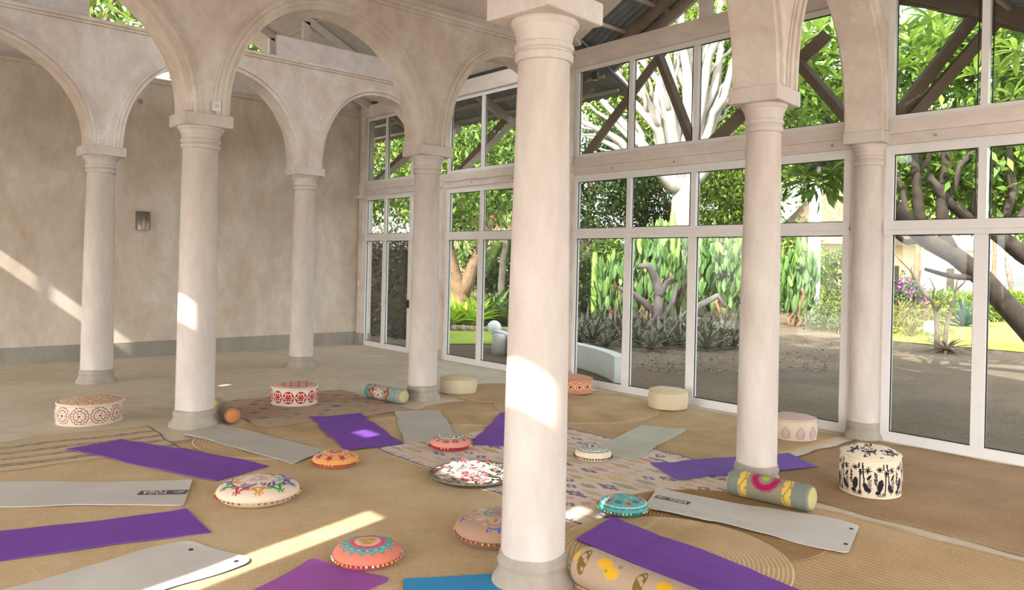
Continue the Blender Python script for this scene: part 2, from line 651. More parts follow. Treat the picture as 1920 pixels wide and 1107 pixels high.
# pilasters on the window wall (half columns)
def pilaster(y, label, b0=-0.15, b1=0.15):
    e = empty('pilaster', (-0.03, y, 0))
    tag(e, label, 'pilaster', 'half columns on the glazed wall')
    MB().lathe([(0.19, 0), (0.18, 0.10), (0.165, 0.13), (0.175, 0.17), (0.15, 0.195), (0.13, 0.196)], 24, a0=math.pi / 2, a1=3 * math.pi / 2).build('base', MAT['concrete'], e, True)
    MB().lathe([(0.135, 0.19), (0.13, 1.5), (0.12, 3.2)], 24, a0=math.pi / 2, a1=3 * math.pi / 2).build('shaft', MAT['plaster'], e, True)
    MB().lathe([(0.12, 3.17), (0.135, 3.2), (0.13, 3.24), (0.15, 3.26), (0.14, 3.33), (0.17, 3.40), (0.18, 3.42), (0.12, 3.43)], 24, a0=math.pi / 2, a1=3 * math.pi / 2).build('capital', MAT['plaster'], e, True)
    MB().box(-0.20, 0.10, -0.18, 0.18, 3.42, ZS - 0.002).build('abacus', MAT['plaster'], e)
    MB().box(-0.035, 0.13, b0, b1, 0, 3.40).build('backing', MAT['plaster'], e)


pilaster(8.80, 'slim plaster half column at the rear arcade end', -0.20, 0.28)
pilaster(Y2 - 0.06, 'slim plaster half column behind the orange-medallion pouf')
pc = empty('pilaster', (-0.05, YB - 0.135, 0))
tag(pc, 'plaster corner pier where glazing meets the back wall', 'pilaster', 'half columns on the glazed wall')
MB().box(-0.06, 0.2, -0.09, 0.09, 0, 5.2).build('shaft', MAT['plaster'], pc)
MB().box(-0.13, 0.2, -0.13, 0.09, 3.33, 3.40).build('capital', MAT['plaster'], pc)
MB().box(-0.10, 0.2, -0.11, 0.09, 0, 0.26).build('base', MAT['skirting'], pc)

cj = MB().box(-0.035, 0.12, 0.115, 0.525, 0, 3.40).box(-0.035, 0.12, 0.115, 0.525, 3.67, 5.16)
tag(cj.build('trim_7', MAT['trimcream']), 'cream jamb post behind the engaged column', kind='structure')

# ---- glazed wall --------------------------------------------------------
BAYS = [  # y from back to front, mullions
    (11.72, 9.08, [10.87, 9.86]),
    (8.60, 5.36, [7.52, 6.44]),
    (5.12, 0.52, [3.95, 2.77, 1.62]),
    (0.12, -4.5, [-0.88, -1.95, -3.1]),
]
MBEAM = MAT['trimcream']
tb = MB()
tb.box(-0.07, 0.13, -5, YB, 3.40, 3.52)
tb.box(-0.10, 0.13, -5, YB, 3.52, 3.67)
tag(tb.build('trim_5', MBEAM), 'cream timber beam between lower and upper windows', kind='structure')
tb = MB()
tb.box(-0.09, 0.13, -5, YB, 5.16, 5.44)
tag(tb.build('trim_6', MBEAM), 'cream timber tie beam above the upper windows', kind='structure')
bolt_me = MB().lathe([(0.0, 0.0), (0.016, 0.002), (0.016, 0.012), (0.0, 0.014)], 8).mesh('bolt')
bolt_me.materials.append(MAT['timber_l'])
tbp = bpy.data.objects['trim_5']
for yy in np.arange(-1.6, 11.5, 1.17):
    link('bolt', bolt_me, None, tbp, (-0.075, float(yy), 3.46), (0, -math.pi / 2, 0))

for bi, (ya, yb, muls) in enumerate(BAYS):
    wn = empty('window_%d' % (bi + 1), (0, ya, 0))
    tag(wn, ['glazing of the corner bay by the back wall', 'glazing of the bay between the two half columns',
             'wide glazing looking onto the cactus bed', 'glazing looking onto the lawn and the bare shrub'][bi], kind='structure')
    L = lambda yy: yy - ya
    fr = MB()
    d0, d1 = -0.03, 0.05
    fr.box(d0, d1, L(yb), 0, 0.0, 0.11)            # bottom rail
    fr.box(d0 - 0.015, d1, L(yb), 0, 2.37, 2.53)          # transom
    fr.box(d0 - 0.03, d1, L(yb), 0, 2.43, 2.47)
    fr.box(d0, d1, L(yb), 0, 3.29, 3.40)
    fr.box(d0, d1, -0.09, 0, 0.11, 3.29)
    fr.box(d0, d1, L(yb), L(yb) + 0.09, 0.11, 3.29)
    fr.build('frame', MAT['white'], wn)
    uf = MB()
    uf.box(d0, d1, L(yb), 0, 3.67, 3.74)
    uf.box(d0, d1, L(yb), 0, 5.09, 5.16)
    uf.box(d0, d1, -0.07, 0, 3.74, 5.09)
    uf.box(d0, d1, L(yb), L(yb) + 0.07, 3.74, 5.09)
    uf.build('upper_frame', MAT['white'], wn)
    ed = [ya - 0.09] + muls + [yb + 0.09]
    for mY in muls:
        MB().box(d0, d1, L(mY) - 0.065, L(mY) + 0.065, 0.11, 2.37).build('door_stile', MAT['white'], wn)
        MB().box(d0, d1, L(mY) - 0.04, L(mY) + 0.04, 2.53, 3.29).build('mullion', MAT['white'], wn)
        MB().box(d0, d1, L(mY) - 0.035, L(mY) + 0.035, 3.74, 5.09).build('upper_mullion', MAT['white'], wn)
    for k in range(len(ed) - 1):
        hi = ed[k] - (0.065 if k else 0)
        lo = ed[k + 1] + (0.065 if k < len(ed) - 2 else 0)
        for (z0, z1) in ((0.11, 2.37), (2.53, 3.29), (3.74, 5.09)):
            MB().box(0.008, 0.014, L(lo) - 0.03, L(hi) + 0.03, z0 - 0.005, z1 + 0.005).build('pane', MAT['glass'], wn)
            gk = MB()   # dark glazing gasket round the pane
            y0, y1 = L(lo), L(hi)
            g0 = 0.012
            gk.box(-0.004, 0.004, y0, y1, z0, z0 + g0).box(-0.004, 0.004, y0, y1, z1 - g0, z1)
            gk.box(-0.004, 0.004, y0, y0 + g0, z0, z1).box(-0.004, 0.004, y1 - g0, y1, z0, z1)
            gk.build('gasket', MAT['black'], wn)
    if bi == 0:
        hd = MB().box(-0.07, -0.03, L(9.86) - 0.02, L(9.86) + 0.02, 0.95, 1.12)
        hd.bar((-0.08, L(9.86), 1.07), (-0.08, L(9.86) + 0.12, 1.07), 0.02, 0.02)
        hd.build('handle', MAT['black'], wn)

# ---- roof ----------------------------------------------------------------
ro = empty('ceiling', (0, 0, 0))
tag(ro, 'pitched roof lining with exposed timbers', kind='structure')


def slab(name, pts, th, mat, parent):
    """quad slab, pts counterclockwise seen from below or above; thickness upward"""
    m = MB()
    a = [Vector(p) for p in pts]
    up = Vector((0, 0, th))
    m.quad(*a)
    m.quad(*[p + up for p in reversed(a)])
    for i in range(4):
        j = (i + 1) % 4
        m.quad(a[i], a[j], a[j] + up, a[i] + up)
    return m.build(name, mat, parent)


# rear roof: ridge along Y at X=-4.4, slopes to the glazed wall and to the west
SLP = 0.47
zr = lambda X: 5.50 - SLP * X if X > -4.4 else 5.50 + SLP * 4.4 - 0.30 * (-4.4 - X)
slab('lining', [(-4.4, Y2 - 0.3, zr(-4.4)), (-0.05, Y2 - 0.3, zr(-0.05)), (-0.05, YB + 0.8, zr(-0.05)), (-4.4, YB + 0.8, zr(-4.4))], 0.05, MAT['ceil'], ro)
slab('lining', [(-4.4, Y2 - 0.3, zr(-4.4)), (-4.4, YB + 0.8, zr(-4.4)), (-10.7, YB + 0.8, zr(-10.7)), (-10.7, Y2 - 0.3, zr(-10.7))], 0.05, MAT['ceil'], ro)
EX = 1.35


def corr(name, p00, p10, p01, n, depth, mat, parent):
    """corrugated underside: waves run along p00->p01, n waves along p00->p10"""
    p00, p10, p01 = Vector(p00), Vector(p10), Vector(p01)
    m = MB()
    rows = 6
    k = n * 6
    U = (p10 - p00) / k
    W = (p01 - p00) / rows
    base = len(m.v)
    for j in range(rows + 1):
        for i in range(k + 1):
            z = depth * math.sin(2 * math.pi * i / 6) + (depth * 0.8 if j % 2 else 0)
            m.v.append(tuple(p00 + U * i + W * j + Vector((0, 0, z))))
    for j in range(rows):
        for i in range(k):
            a = j * (k + 1) + i
            m.f.append((a, a + 1, a + k + 2, a + k + 1))
    return m.build(name, mat, parent, True)


corr('roof_tiles', (EX, Y2 - 0.2, zr(EX) + 0.1), (EX, YB + 1.6, zr(EX) + 0.1), (-0.1, Y2 - 0.2, zr(-0.1) + 0.1), 40, 0.02, MAT['tile'], ro)
slab('roof_deck', [(EX, Y2 - 0.2, zr(EX) + 0.15), (EX, YB + 1.6, zr(EX) + 0.15), (-0.1, YB + 1.6, zr(-0.1) + 0.15), (-0.1, Y2 - 0.2, zr(-0.1) + 0.15)], 0.05, MAT['tile'], ro)
for X in (0.35, 0.75, 1.12):
    MB().bar((X, Y2 - 0.1, zr(X) + 0.04), (X, YB + 1.5, zr(X) + 0.04), 0.05, 0.05).build('batten', MAT['timber_l'], ro)
for yy in (6.6, 8.2, 9.9, 11.3):
    MB().bar((0.0, yy, zr(0.0) - 0.06), (EX - 0.1, yy, zr(EX - 0.1) - 0.06), 0.10, 0.16).build('rafter', MAT['timber_l'], ro)
# diagonal braces from the beam up to the overhang, in pairs at each support
for (yf, y1, y2, xo) in ((11.55, 11.3, 10.75, 1.15), (8.45, 8.2, 7.75, 1.1)):
    MB().bar((0.16, yf, 3.75), (xo, y1, zr(xo) - 0.12), 0.09, 0.12).build('brace', MAT['timber'], ro)
    MB().bar((0.16, yf - 0.15, 3.75), (xo, y2, zr(xo) - 0.12), 0.09, 0.12).build('brace', MAT['timber_l'], ro)
MB().bar((0.16, 9.3, 3.75), (1.1, 9.9, zr(1.1) - 0.1), 0.09, 0.12).build('brace', MAT['timber_l'], ro)
MB().bar((0.16, 5.75, 3.75), (1.1, 6.6, zr(1.1) - 0.1), 0.09, 0.12).build('brace', MAT['timber_l'], ro)

# cross gable over the wide bay: ridge along X at Y=2.8
YR, ZR_, GS = 2.80, 6.72, 0.50
zg = lambda Y: ZR_ - GS * abs(Y - YR)
GX = 1.15
slab('lining', [(-10.7, YR, zg(YR)), (-0.05, YR, zg(YR)), (-0.05, Y2, zg(Y2)), (-10.7, Y2, zg(Y2))], 0.05, MAT['trimcream'], ro)
slab('lining', [(-10.7, YR, zg(YR)), (-10.7, 0.1, zg(0.1)), (-0.05, 0.1, zg(0.1)), (-0.05, YR, zg(YR))], 0.05, MAT['trimcream'], ro)
slab('lining', [(-10.7, 0.1, 5.46), (-10.7, -9.2, 5.46), (0.0, -9.2, 5.46), (0.0, 0.1, 5.46)], 0.05, MAT['ceil'], ro)  # unseen south stretch lengthened to hold back sky light
corr('roof_tiles', (-0.05, YR, zg(YR) + 0.1), (GX, YR, zg(YR) + 0.1), (-0.05, 6.35, zg(6.35) + 0.1), 8, 0.02, MAT['tile'], ro)
corr('roof_tiles', (-0.05, YR, zg(YR) + 0.1), (GX, YR, zg(YR) + 0.1), (-0.05, -2.6, zg(-2.6) + 0.1), 8, 0.02, MAT['tile'], ro)
slab('roof_deck', [(-0.05, YR, zg(YR) + 0.15), (GX, YR, zg(YR) + 0.15), (GX, 6.35, zg(6.35) + 0.15), (-0.05, 6.35, zg(6.35) + 0.15)], 0.05, MAT['tile'], ro)
slab('roof_deck', [(-0.05, YR, zg(YR) + 0.15), (GX, YR, zg(YR) + 0.15), (GX, -2.6, zg(-2.6) + 0.15), (-0.05, -2.6, zg(-2.6) + 0.15)], 0.05, MAT['tile'], ro)
for X in (GX - 0.05, GX - 0.45):
    MB().bar((X, YR, zg(YR) - 0.02), (X, 6.35, zg(6.35) - 0.02), 0.07, 0.20).build('rafter', MAT['timber_l'] if X > 1 else MAT['timber'], ro)
    MB().bar((X, YR, zg(YR) - 0.02), (X, -2.6, zg(-2.6) - 0.02), 0.07, 0.20).build('rafter', MAT['timber'], ro)
for yy in (5.9, 5.3, 4.7, 4.1, 3.5, 2.1, 1.5, 0.9, 0.3, -0.3, -0.9, -1.5):
    MB().bar((0.0, yy, zg(yy) + 0.06), (GX - 0.06, yy, zg(yy) + 0.06), 0.05, 0.06).build('batten', MAT['timber_l'], ro)
MB().bar((0.02, 2.65, 5.4), (0.02, 2.65, 6.7), 0.14, 0.16).build('king_post', MAT['trimcream'], ro)
MB().bar((0.02, 2.65, 5.9), (0.02, 3.6, 6.3), 0.10, 0.10).build('brace', MAT['trimcream'], ro)
# long braces crossing behind the upper panes
MB().bar((0.17, 5.08, 3.72), (0.95, 4.05, 5.50), 0.10, 0.13).build('brace', MAT['timber'], ro)
MB().bar((0.17, 2.92, 3.70), (0.75, 4.05, 5.35), 0.10, 0.13).build('brace', MAT['timber'], ro)
MB().bar((0.17, 2.62, 3.70), (0.95, 1.35, 5.15), 0.12, 0.17).build('brace', MAT['timber'], ro)
MB().bar((0.17, 0.58, 3.70), (0.95, 2.05, 5.20), 0.10, 0.12).build('brace', MAT['timber'], ro)
MB().bar((0.17, 0.13, 3.72), (0.95, -0.42, 4.95), 0.10, 0.13).build('brace', MAT['timber'], ro)
MB().bar((0.17, -0.05, 3.70), (0.95, -0.66, 4.85), 0.10, 0.13).build('brace', MAT['timber'], ro)
MB().bar((0.95, 1.6, 5.9), (0.95, -2.2, 4.45), 0.10, 0.20).build('purlin', MAT['timber'], ro)

# trusses standing over the rear arcade
for yy in (Y3 + 0.9, YB - 0.3):
    MB().bar((-9.6, yy, zr(-9.6) - 0.1), (-4.4, yy, zr(-4.4) - 0.1), 0.12, 0.16).build('rafter', MAT['ceil'], ro)
    MB().bar((-4.4, yy, zr(-4.4) - 0.1), (0.0, yy, zr(0.0) - 0.1), 0.12, 0.16).build('rafter', MAT['ceil'], ro)
    MB().bar((-2.4, yy, 5.45), (-2.4, yy, zr(-2.4) - 0.15), 0.12, 0.12).build('post', MAT['ceil'], ro)
    MB().bar((-2.4, yy, 5.5), (-1.2, yy, zr(-1.2) - 0.15), 0.10, 0.10).build('brace', MAT['ceil'], ro)
for X in (-8.2, -6.9, -5.6, -3.4, -2.2, -1.0):
    MB().bar((X, Y2, zr(X) - 0.02), (X, YB, zr(X) - 0.02), 0.03, 0.03).build('batten', MAT['ceil'], ro)

# ---- fittings on walls -----------------------------------------------------
sc = empty('wall_sconce', (-4.73, YB, 2.42))
tag(sc, 'hammered metal half-round sconce on the back wall', 'wall lamp')
MB().lathe([(0.13, 0.0), (0.13, 0.34), (0.118, 0.34), (0.118, 0.0), (0.13, 0.0)], 20, a0=math.pi, a1=2 * math.pi).build('shade', MAT['sconce'], sc, True)
MB().box(-0.10, 0.10, -0.02, 0.0, 0.05, 0.29).build('back_plate', MAT['sconce'], sc)
vt = MB()
for k in range(6):
    a = k * math.pi / 3
    vt.lathe([(0.0, 0.0), (0.022, 0.004), (0.018, 0.012), (0.0, 0.014)], 8, 0.035 * math.cos(a), 0.035 * math.sin(a))
vt.lathe([(0.0, 0.0), (0.02, 0.004), (0.0, 0.016)], 8)
o = vt.build('vent_rosette', MAT['timber_l'], None, False, (-4.82, YB - 0.001, 4.84), (math.pi / 2, 0, 0))
tag(o, 'small round vent rosette high on the back wall', 'vent')


def plate(name, label, loc, w, h, d, face):
    e = empty(name, loc)
    tag(e, label, 'socket')
    if face == 'y':
        MB().box(-w / 2, w / 2, -d, 0, 0, h).build('plate', MAT['white'], e)
        MB().box(-w / 6, w / 6, -d - 0.006, -d, h * .35, h * .65).build('switch', MAT['ceil'], e)
    else:
        MB().box(-d, 0, -w / 2, w / 2, 0, h).build('plate', MAT['white'], e)
        MB().box(-d - 0.006, -d, -w / 6, w / 6, h * .35, h * .65).build('switch', MAT['ceil'], e)


plate('wall_socket', 'white socket box above the capital of the bolster column', (XA + 0.08, Y2 - 0.20, 3.59), 0.10, 0.12, 0.035, 'y')
plate('wall_socket', 'white socket box on the rear spandrel over the flower-ring pouf', (XA - 0.26, Y3 - 0.20, 3.58), 0.09, 0.09, 0.03, 'y')
plate('light_switch', 'white switch on the plaster corner pier', (-0.115, YB - 0.135, 1.36), 0.08, 0.10, 0.02, 'x')
sp = empty('spotlight', (0.25, 4.95, 5.0))
tag(sp, 'small black spotlight under the roof overhang', 'lamp')
MB().lathe([(0.05, 0), (0.05, 0.12), (0.035, 0.14)], 14).build('housing', MAT['black'], sp, True)
MB().bar((0, 0, 0.13), (0, 0, 0.20), 0.03, 0.03).build('bracket', MAT['black'], sp)
MB().lathe([(0.0, 0), (0.04, 0.002)], 14, 0, 0).build('lens', plain('lens', '#e8d080', 0.3, bump=0), sp, loc=(0, 0, -0.004))

# ------------------------------------------------------------------ soft furnishings
# rugs in the order they lie on one another: (key, kind, geometry, thickness, angle)
RUGS = [
    ('main', 'rect', (-9.6, -3.12, -4.6, 4.62), 0.006, 0.0),
    ('coarse', 'rect', (-2.62, -0.22, 0.42, 4.3), 0.006, 0.0),
    ('dark', 'rect', (-2.92, -0.12, -6.0, 0.28), 0.007, 0.0),
    ('rib', 'rect', (-4.95, -3.10, -5.2, -0.55), 0.008, 0.0),
    ('stripe', 'rect', (-9.4, -6.45, 4.32, 5.62), 0.006, math.radians(-3)),
    ('round_a', 'disc', (-5.45, 4.12, 0.92), 0.009, 0.0),
    ('ikat', 'rect', (-5.42, -3.42, 4.62, 6.55), 0.006, 0.0),
    ('round_b', 'disc', (-2.75, 3.95, 0.85), 0.009, 0.0),
    ('kilim', 'rect', (-4.93, -2.58, -0.15, 3.12), 0.006, 0.0),
    ('round_c', 'disc', (-1.55, 4.95, 0.88), 0.009, 0.0),
    ('round_d', 'disc', (-1.50, 3.55, 1.12), 0.009, 0.0),
    ('round_f', 'disc', (-4.05, -0.38, 0.83), 0.009, 0.0),
    ('round_e', 'disc', (-4.95, -0.58, 0.80), 0.009, 0.0),
]
RUGI = {r[0]: k for k, r in enumerate(RUGS)}


def rug_height(x, y, upto=None):
    """height of the rug surface at world XY, counting only the rugs below number upto; cloth eases down over an edge"""
    x, y = np.asarray(x, float), np.asarray(y, float)
    z = np.zeros(np.broadcast(x, y).shape)
    for (key, kind, g, th, ang) in RUGS[:len(RUGS) if upto is None else upto]:
        if kind == 'disc':
            d = np.hypot(x - g[0], y - g[1]) - g[2] * 1.015
        else:
            cx, cy = (g[0] + g[1]) / 2, (g[2] + g[3]) / 2
            ca, sa = math.cos(-ang), math.sin(-ang)
            u, v = (x - cx) * ca - (y - cy) * sa, (x - cx) * sa + (y - cy) * ca
            d = np.maximum(np.abs(u) - (g[1] - g[0]) / 2, np.abs(v) - (g[3] - g[2]) / 2) - 0.03
        s = np.clip(1 - (d - 0.10) / 0.10, 0, 1)
        z = z + (th + 0.0006) * s * s * (3 - 2 * s)
    return z


def rest_z(x, y, r=0.0):
    """height on which a rigid thing with a round foot of radius r rests"""
    a = np.linspace(0, 2 * np.pi, 24)
    return float(max(rug_height(x, y), np.max(rug_height(x + r * np.cos(a), y + r * np.sin(a)))))


def cloth_mat(name, attr=True, c='#cccccc', rough=0.9, wscale=220, bump=0.35):
    t = NT(name)
    v = t.coord()
    n = t.noise(v, wscale, 2, 0.6)
    sh = t.ramp(n, [(0.25, (0.82, 0.82, 0.82)), (0.75, (1, 1, 1))])
    if attr:
        a = t.n('ShaderNodeAttribute', attribute_name='Col')
        base = t.mix(0.8, a.outputs['Color'], sh, 'MULTIPLY')
    else:
        base = t.mix(0.8, lin(c), sh, 'MULTIPLY')
    t.bump(n, bump, 0.004)
    m = t.fin(base, rough, 0, 0.15)
    t.b.inputs['Sheen Weight'].default_value = 0.1
    return m


MAT['cloth'] = cloth_mat('embroidered_cloth')
MAT['cream_cloth'] = cloth_mat('cream_cloth', False, '#d3c4a8')


def C(h): return np.array(lin(h), np.float32)


def fill(shape, h):
    return np.tile(C(h), (*shape, 1)).astype(np.float32)


def put(c, mask, h):
    c[mask] = C(h)


def lathe_colored(name, prof, n, func, parent, mat=None, loc=None, wob=None, smooth=True, cap=False):
    prof = np.array(prof, float)
    m = len(prof)
    th = np.linspace(0, 2 * np.pi, n, endpoint=False)
    R = prof[:, 0][:, None] * np.ones(n)
    Z = prof[:, 1][:, None] * np.ones(n)
    if wob is not None:
        R, Z = wob(R, Z, th[None, :] * np.ones((m, 1)))
    V = np.stack([R * np.cos(th), R * np.sin(th), Z], -1).reshape(-1, 3)
    i = np.arange(n)
    j = np.arange(m - 1)[:, None]
    F = np.stack([j * n + i, j * n + (i + 1) % n, (j + 1) * n + (i + 1) % n, (j + 1) * n + i], -1).reshape(-1, 4)
    tm = np.tile((i + 0.5) / n * 2 * np.pi, (m - 1, 1))
    rm = ((prof[:-1, 0] + prof[1:, 0]) / 2)[:, None] * np.ones(n)
    zm = ((prof[:-1, 1] + prof[1:, 1]) / 2)[:, None] * np.ones(n)
    c = func(tm, rm, zm)
    me = np_mesh(name, V, F, smooth, c.reshape(-1, 3))
    return link(name, me, mat or MAT['cloth'], parent, loc)


def place(xc, yb, wpx, k=1.0, z=0.0, back=0.97):
    """centre and radius of a round thing from its foot point and width in the photograph"""
    fx, fy = fl(xc, yb, z)
    d = np.array([fx - CAM[0], fy - CAM[1]])
    D = np.linalg.norm(d)
    d /= D
    ang = math.atan((xc - 960) / FPX)
    depth = float(np.dot([fx - CAM[0], fy - CAM[1]], _f[:2]))
    r = wpx / 2 * depth / FPX * math.cos(ang) * 1.0
    r = r * (1 + r / D) * k
    return fx + d[0] * r * back, fy + d[1] * r * back, r, math.atan2(-d[1], -d[0])


def motif(th, zz, n, R, z0, off=0.0):
    """local medallion coordinates on a drum side"""
    u = (th / (2 * np.pi) * n + off)
    k = np.floor(u)
    dx = (u - k - 0.5) * 2 * np.pi * R / n
    dz = zz - z0
    return dx, dz, np.hypot(dx, dz), np.arctan2(dz, dx), k


def pouf(label, xc, yb, wpx, h, side_f, top_f, kind='cloth', squash=None, pipe='#d8cab2', bulge=0.075, turn=0.0, group='round floor poufs', z=0.0):
    x, y, r, a = place(xc, yb, wpx)
    z = rest_z(x, y, r * 0.85)
    x, y, r, a = place(xc, yb, wpx, 1.0, z)
    r = r / (1 + bulge)
    e = empty('pouf', (x, y, z), a + turn)
    tag(e, label, 'pouf', group)
    if squash: e.scale = squash
    sd_ = random.Random(int(xc * 7 + yb))
    p1, p2 = sd_.uniform(0, 6), sd_.uniform(0, 6)

    def wob(R, Z, T):
        q = 1 + 0.012 * np.sin(3 * T + p1) + 0.010 * np.sin(7 * T + p2)
        return R * q, Z * (1 + 0.02 * np.sin(2 * T + p2))

    zs = np.linspace(0.012, h - 0.012, 42)
    t = (zs - zs[0]) / (zs[-1] - zs[0])
    prof = [(r * 0.86, 0.0), (r * 0.94, 0.004)] + [(r * (0.97 + bulge * math.sin(math.pi * tt) ** 0.7), z) for tt, z in zip(t, zs)]
    lathe_colored('side_panel', prof, 300, lambda T, R, Z: side_f(T, R, Z, r, h), e, wob=wob)
    rr = np.linspace(0.99, 0.0005, 64)
    prof2 = [(r * q, h + 0.11 * h * 2.0 * (1 - q ** 2.4) ** 0.8 - 0.008) for q in rr]
    lathe_colored('top_panel', prof2, 260, lambda T, R, Z: top_f(T, R / r), e, wob=wob)
    pm = cloth_mat('piping_' + pipe, False, pipe)
    for z in (h - 0.006, 0.012):
        m = MB()
        pts = []
        for k in range(65):
            T = 2 * math.pi * k / 64
            q = (1 + 0.012 * math.sin(3 * T + p1) + 0.010 * math.sin(7 * T + p2)) * r * (0.985 if z > 0.05 else 0.97)
            pts.append((q * math.cos(T), q * math.sin(T), z * (1 + 0.02 * math.sin(2 * T + p2))))
        m.tube(pts, 0.013 * r / 0.3, 6, False)
        m.build('piping', pm, e, True)
    return e


RZ = 0.0


def s_flower(T, R, Z, r, h):
    c = fill(T.shape, '#d8c8b6')
    dx, dz, q, ph, k = motif(T, Z, 11, r, h * 0.5)
    s = h / 0.26
    L = '#7d3a38'
    put(c, np.abs(q - 0.092 * s - 0.012 * s * np.abs(np.sin(7 * ph))) < 0.0045 * s, L)
    put(c, (np.abs(np.sin(7 * ph)) < 0.16) & (q > 0.068 * s) & (q < 0.094 * s), L)
    put(c, np.abs(q - 0.066 * s) < 0.0045 * s, L)
    put(c, np.abs(q - 0.044 * s * np.abs(np.cos(3 * ph))) < 0.0045 * s, '#8a4a46')
    put(c, q < 0.013 * s, '#b01c2c')
    return c


def t_spiral(T, q):
    c = fill(T.shape, '#d2b79a')
    for (n, rad, cr) in ((13, 0.80, 0.155), (8, 0.47, 0.15), (1, 0.0, 0.22)):
        u = T / (2 * np.pi) * n
        k = np.floor(u)
        a = (u - k - 0.5) * 2 * np.pi / n
        if n == 1:
            x, y = q * np.cos(T), q * np.sin(T)
        else:
            x, y = q * np.cos(a) - rad, q * np.sin(a)
        d = np.hypot(x, y)
        put(c, d < cr, '#d9b088')
        put(c, (d < cr) & (np.abs(((d / cr * 3.0 + np.arctan2(y, x) / (2 * np.pi)) % 1) - 0.5) < 0.09), '#a0604a')
        put(c, np.abs(d - cr) < 0.012, '#935248')
    return c


def s_medal(T, R, Z, r, h):
    c = fill(T.shape, '#ddd2bd')
    dx, dz, q, ph, k = motif(T, Z, 12, r, h * 0.5)
    s = h / 0.26
    q = np.hypot(dx * 1.08, dz * 0.95)
    put(c, q < 0.086 * s, '#b3262e')
    put(c, np.abs(q - 0.054 * s - 0.012 * s * np.cos(6 * ph)) < 0.0085 * s, '#e8dccb')
    put(c, (q < 0.034 * s) & (np.abs(np.cos(3 * ph)) < 0.35), '#e8dccb')
    put(c, q < 0.012 * s, '#b3262e')
    return c


def t_red(T, q):
    c = fill(T.shape, '#cf9c8e')
    put(c, np.sin(q * 52) * np.sin(T * 40 * np.maximum(0.2, np.round(q * 4) / 4)) > 0.05, '#a6484a')
    put(c, np.abs(q - 0.86) < 0.02, '#e2d2bd')
    x, y = q * np.cos(T), q * np.sin(T)
    put(c, (np.abs((x * 6) % 1 - 0.5) < 0.09) & (q < 0.84), '#dcc3b4')
    put(c, (np.abs((y * 3) % 1 - 0.5) < 0.07) & (q < 0.84), '#a03c42')
    put(c, q > 0.93, '#b8614f')
    return c


def s_plain(T, R, Z, r, h):
    c = fill(T.shape, '#cfc0a2')
    v = (np.sin(T * 61) + np.sin(T * 97 + 1) + np.sin(T * 143 + 2)) / 3
    return c * (1 + 0.10 * v)[..., None]


def t_plain(T, q):
    c = fill(T.shape, '#cdbb9a')
    return c * (1 + 0.05 * np.sin(T * 16))[..., None]


def s_orange(T, R, Z, r, h):
    c = fill(T.shape, '#bf9272')
    dx, dz, q, ph, k = motif(T, Z, 13, r, h * 0.5)
    s = h / 0.26
    put(c, q < 0.09 * s, '#b86b45')
    put(c, np.abs(q - 0.068 * s) < 0.008 * s, '#d9b694')
    put(c, q < 0.045 * s, '#d4ac88')
    put(c, q < 0.022 * s, '#5b2a22')
    put(c, (np.abs(dx) > 0.08 * s) & (np.abs(np.sin(Z * 130)) > 0.6), '#a85f42')
    return c


def t_orange(T, q):
    c = fill(T.shape, '#cc9a82')
    put(c, np.sin(q * 40) * np.sin(T * 24) > 0.1, '#b06a50')
    return c


def s_leafpale(T, R, Z, r, h):
    c = fill(T.shape, '#cdbda4')
    dx, dz, q, ph, k = motif(T, Z, 10, r, h * 0.40)
    s = h / 0.26
    wv = 0.060 * s * np.sqrt(np.clip(1 - (dz / (0.085 * s)) ** 2, 0, 1)) * np.clip(1 - dz / (0.16 * s), 0, 1)
    m = np.abs(dx) < wv
    put(c, m, '#b99a98')
    put(c, m & (np.abs(dx) < 0.4 * wv) & (np.sin(dz * 200) > 0), '#c9b2a8')
    return c


def t_leafpale(T, q):
    c = fill(T.shape, '#c0aaa0')
    put(c, np.sin(q * 44) * np.sin(T * 30) > 0.2, '#b08e8a')
    return c


def ell(x, y, cx, cy, a, b, rot=0.0):
    ca, sa = math.cos(rot), math.sin(rot)
    u = (x - cx) * ca + (y - cy) * sa
    v = -(x - cx) * sa + (y - cy) * ca
    return (u / a) ** 2 + (v / b) ** 2 < 1


def star(x, y, cx, cy, r, n, ph=0):
    q = np.hypot(x - cx, y - cy)
    a = np.arctan2(y - cy, x - cx)
    return q < r * (0.35 + 0.65 * np.abs(np.cos(n / 2 * a + ph)) ** 2.0)


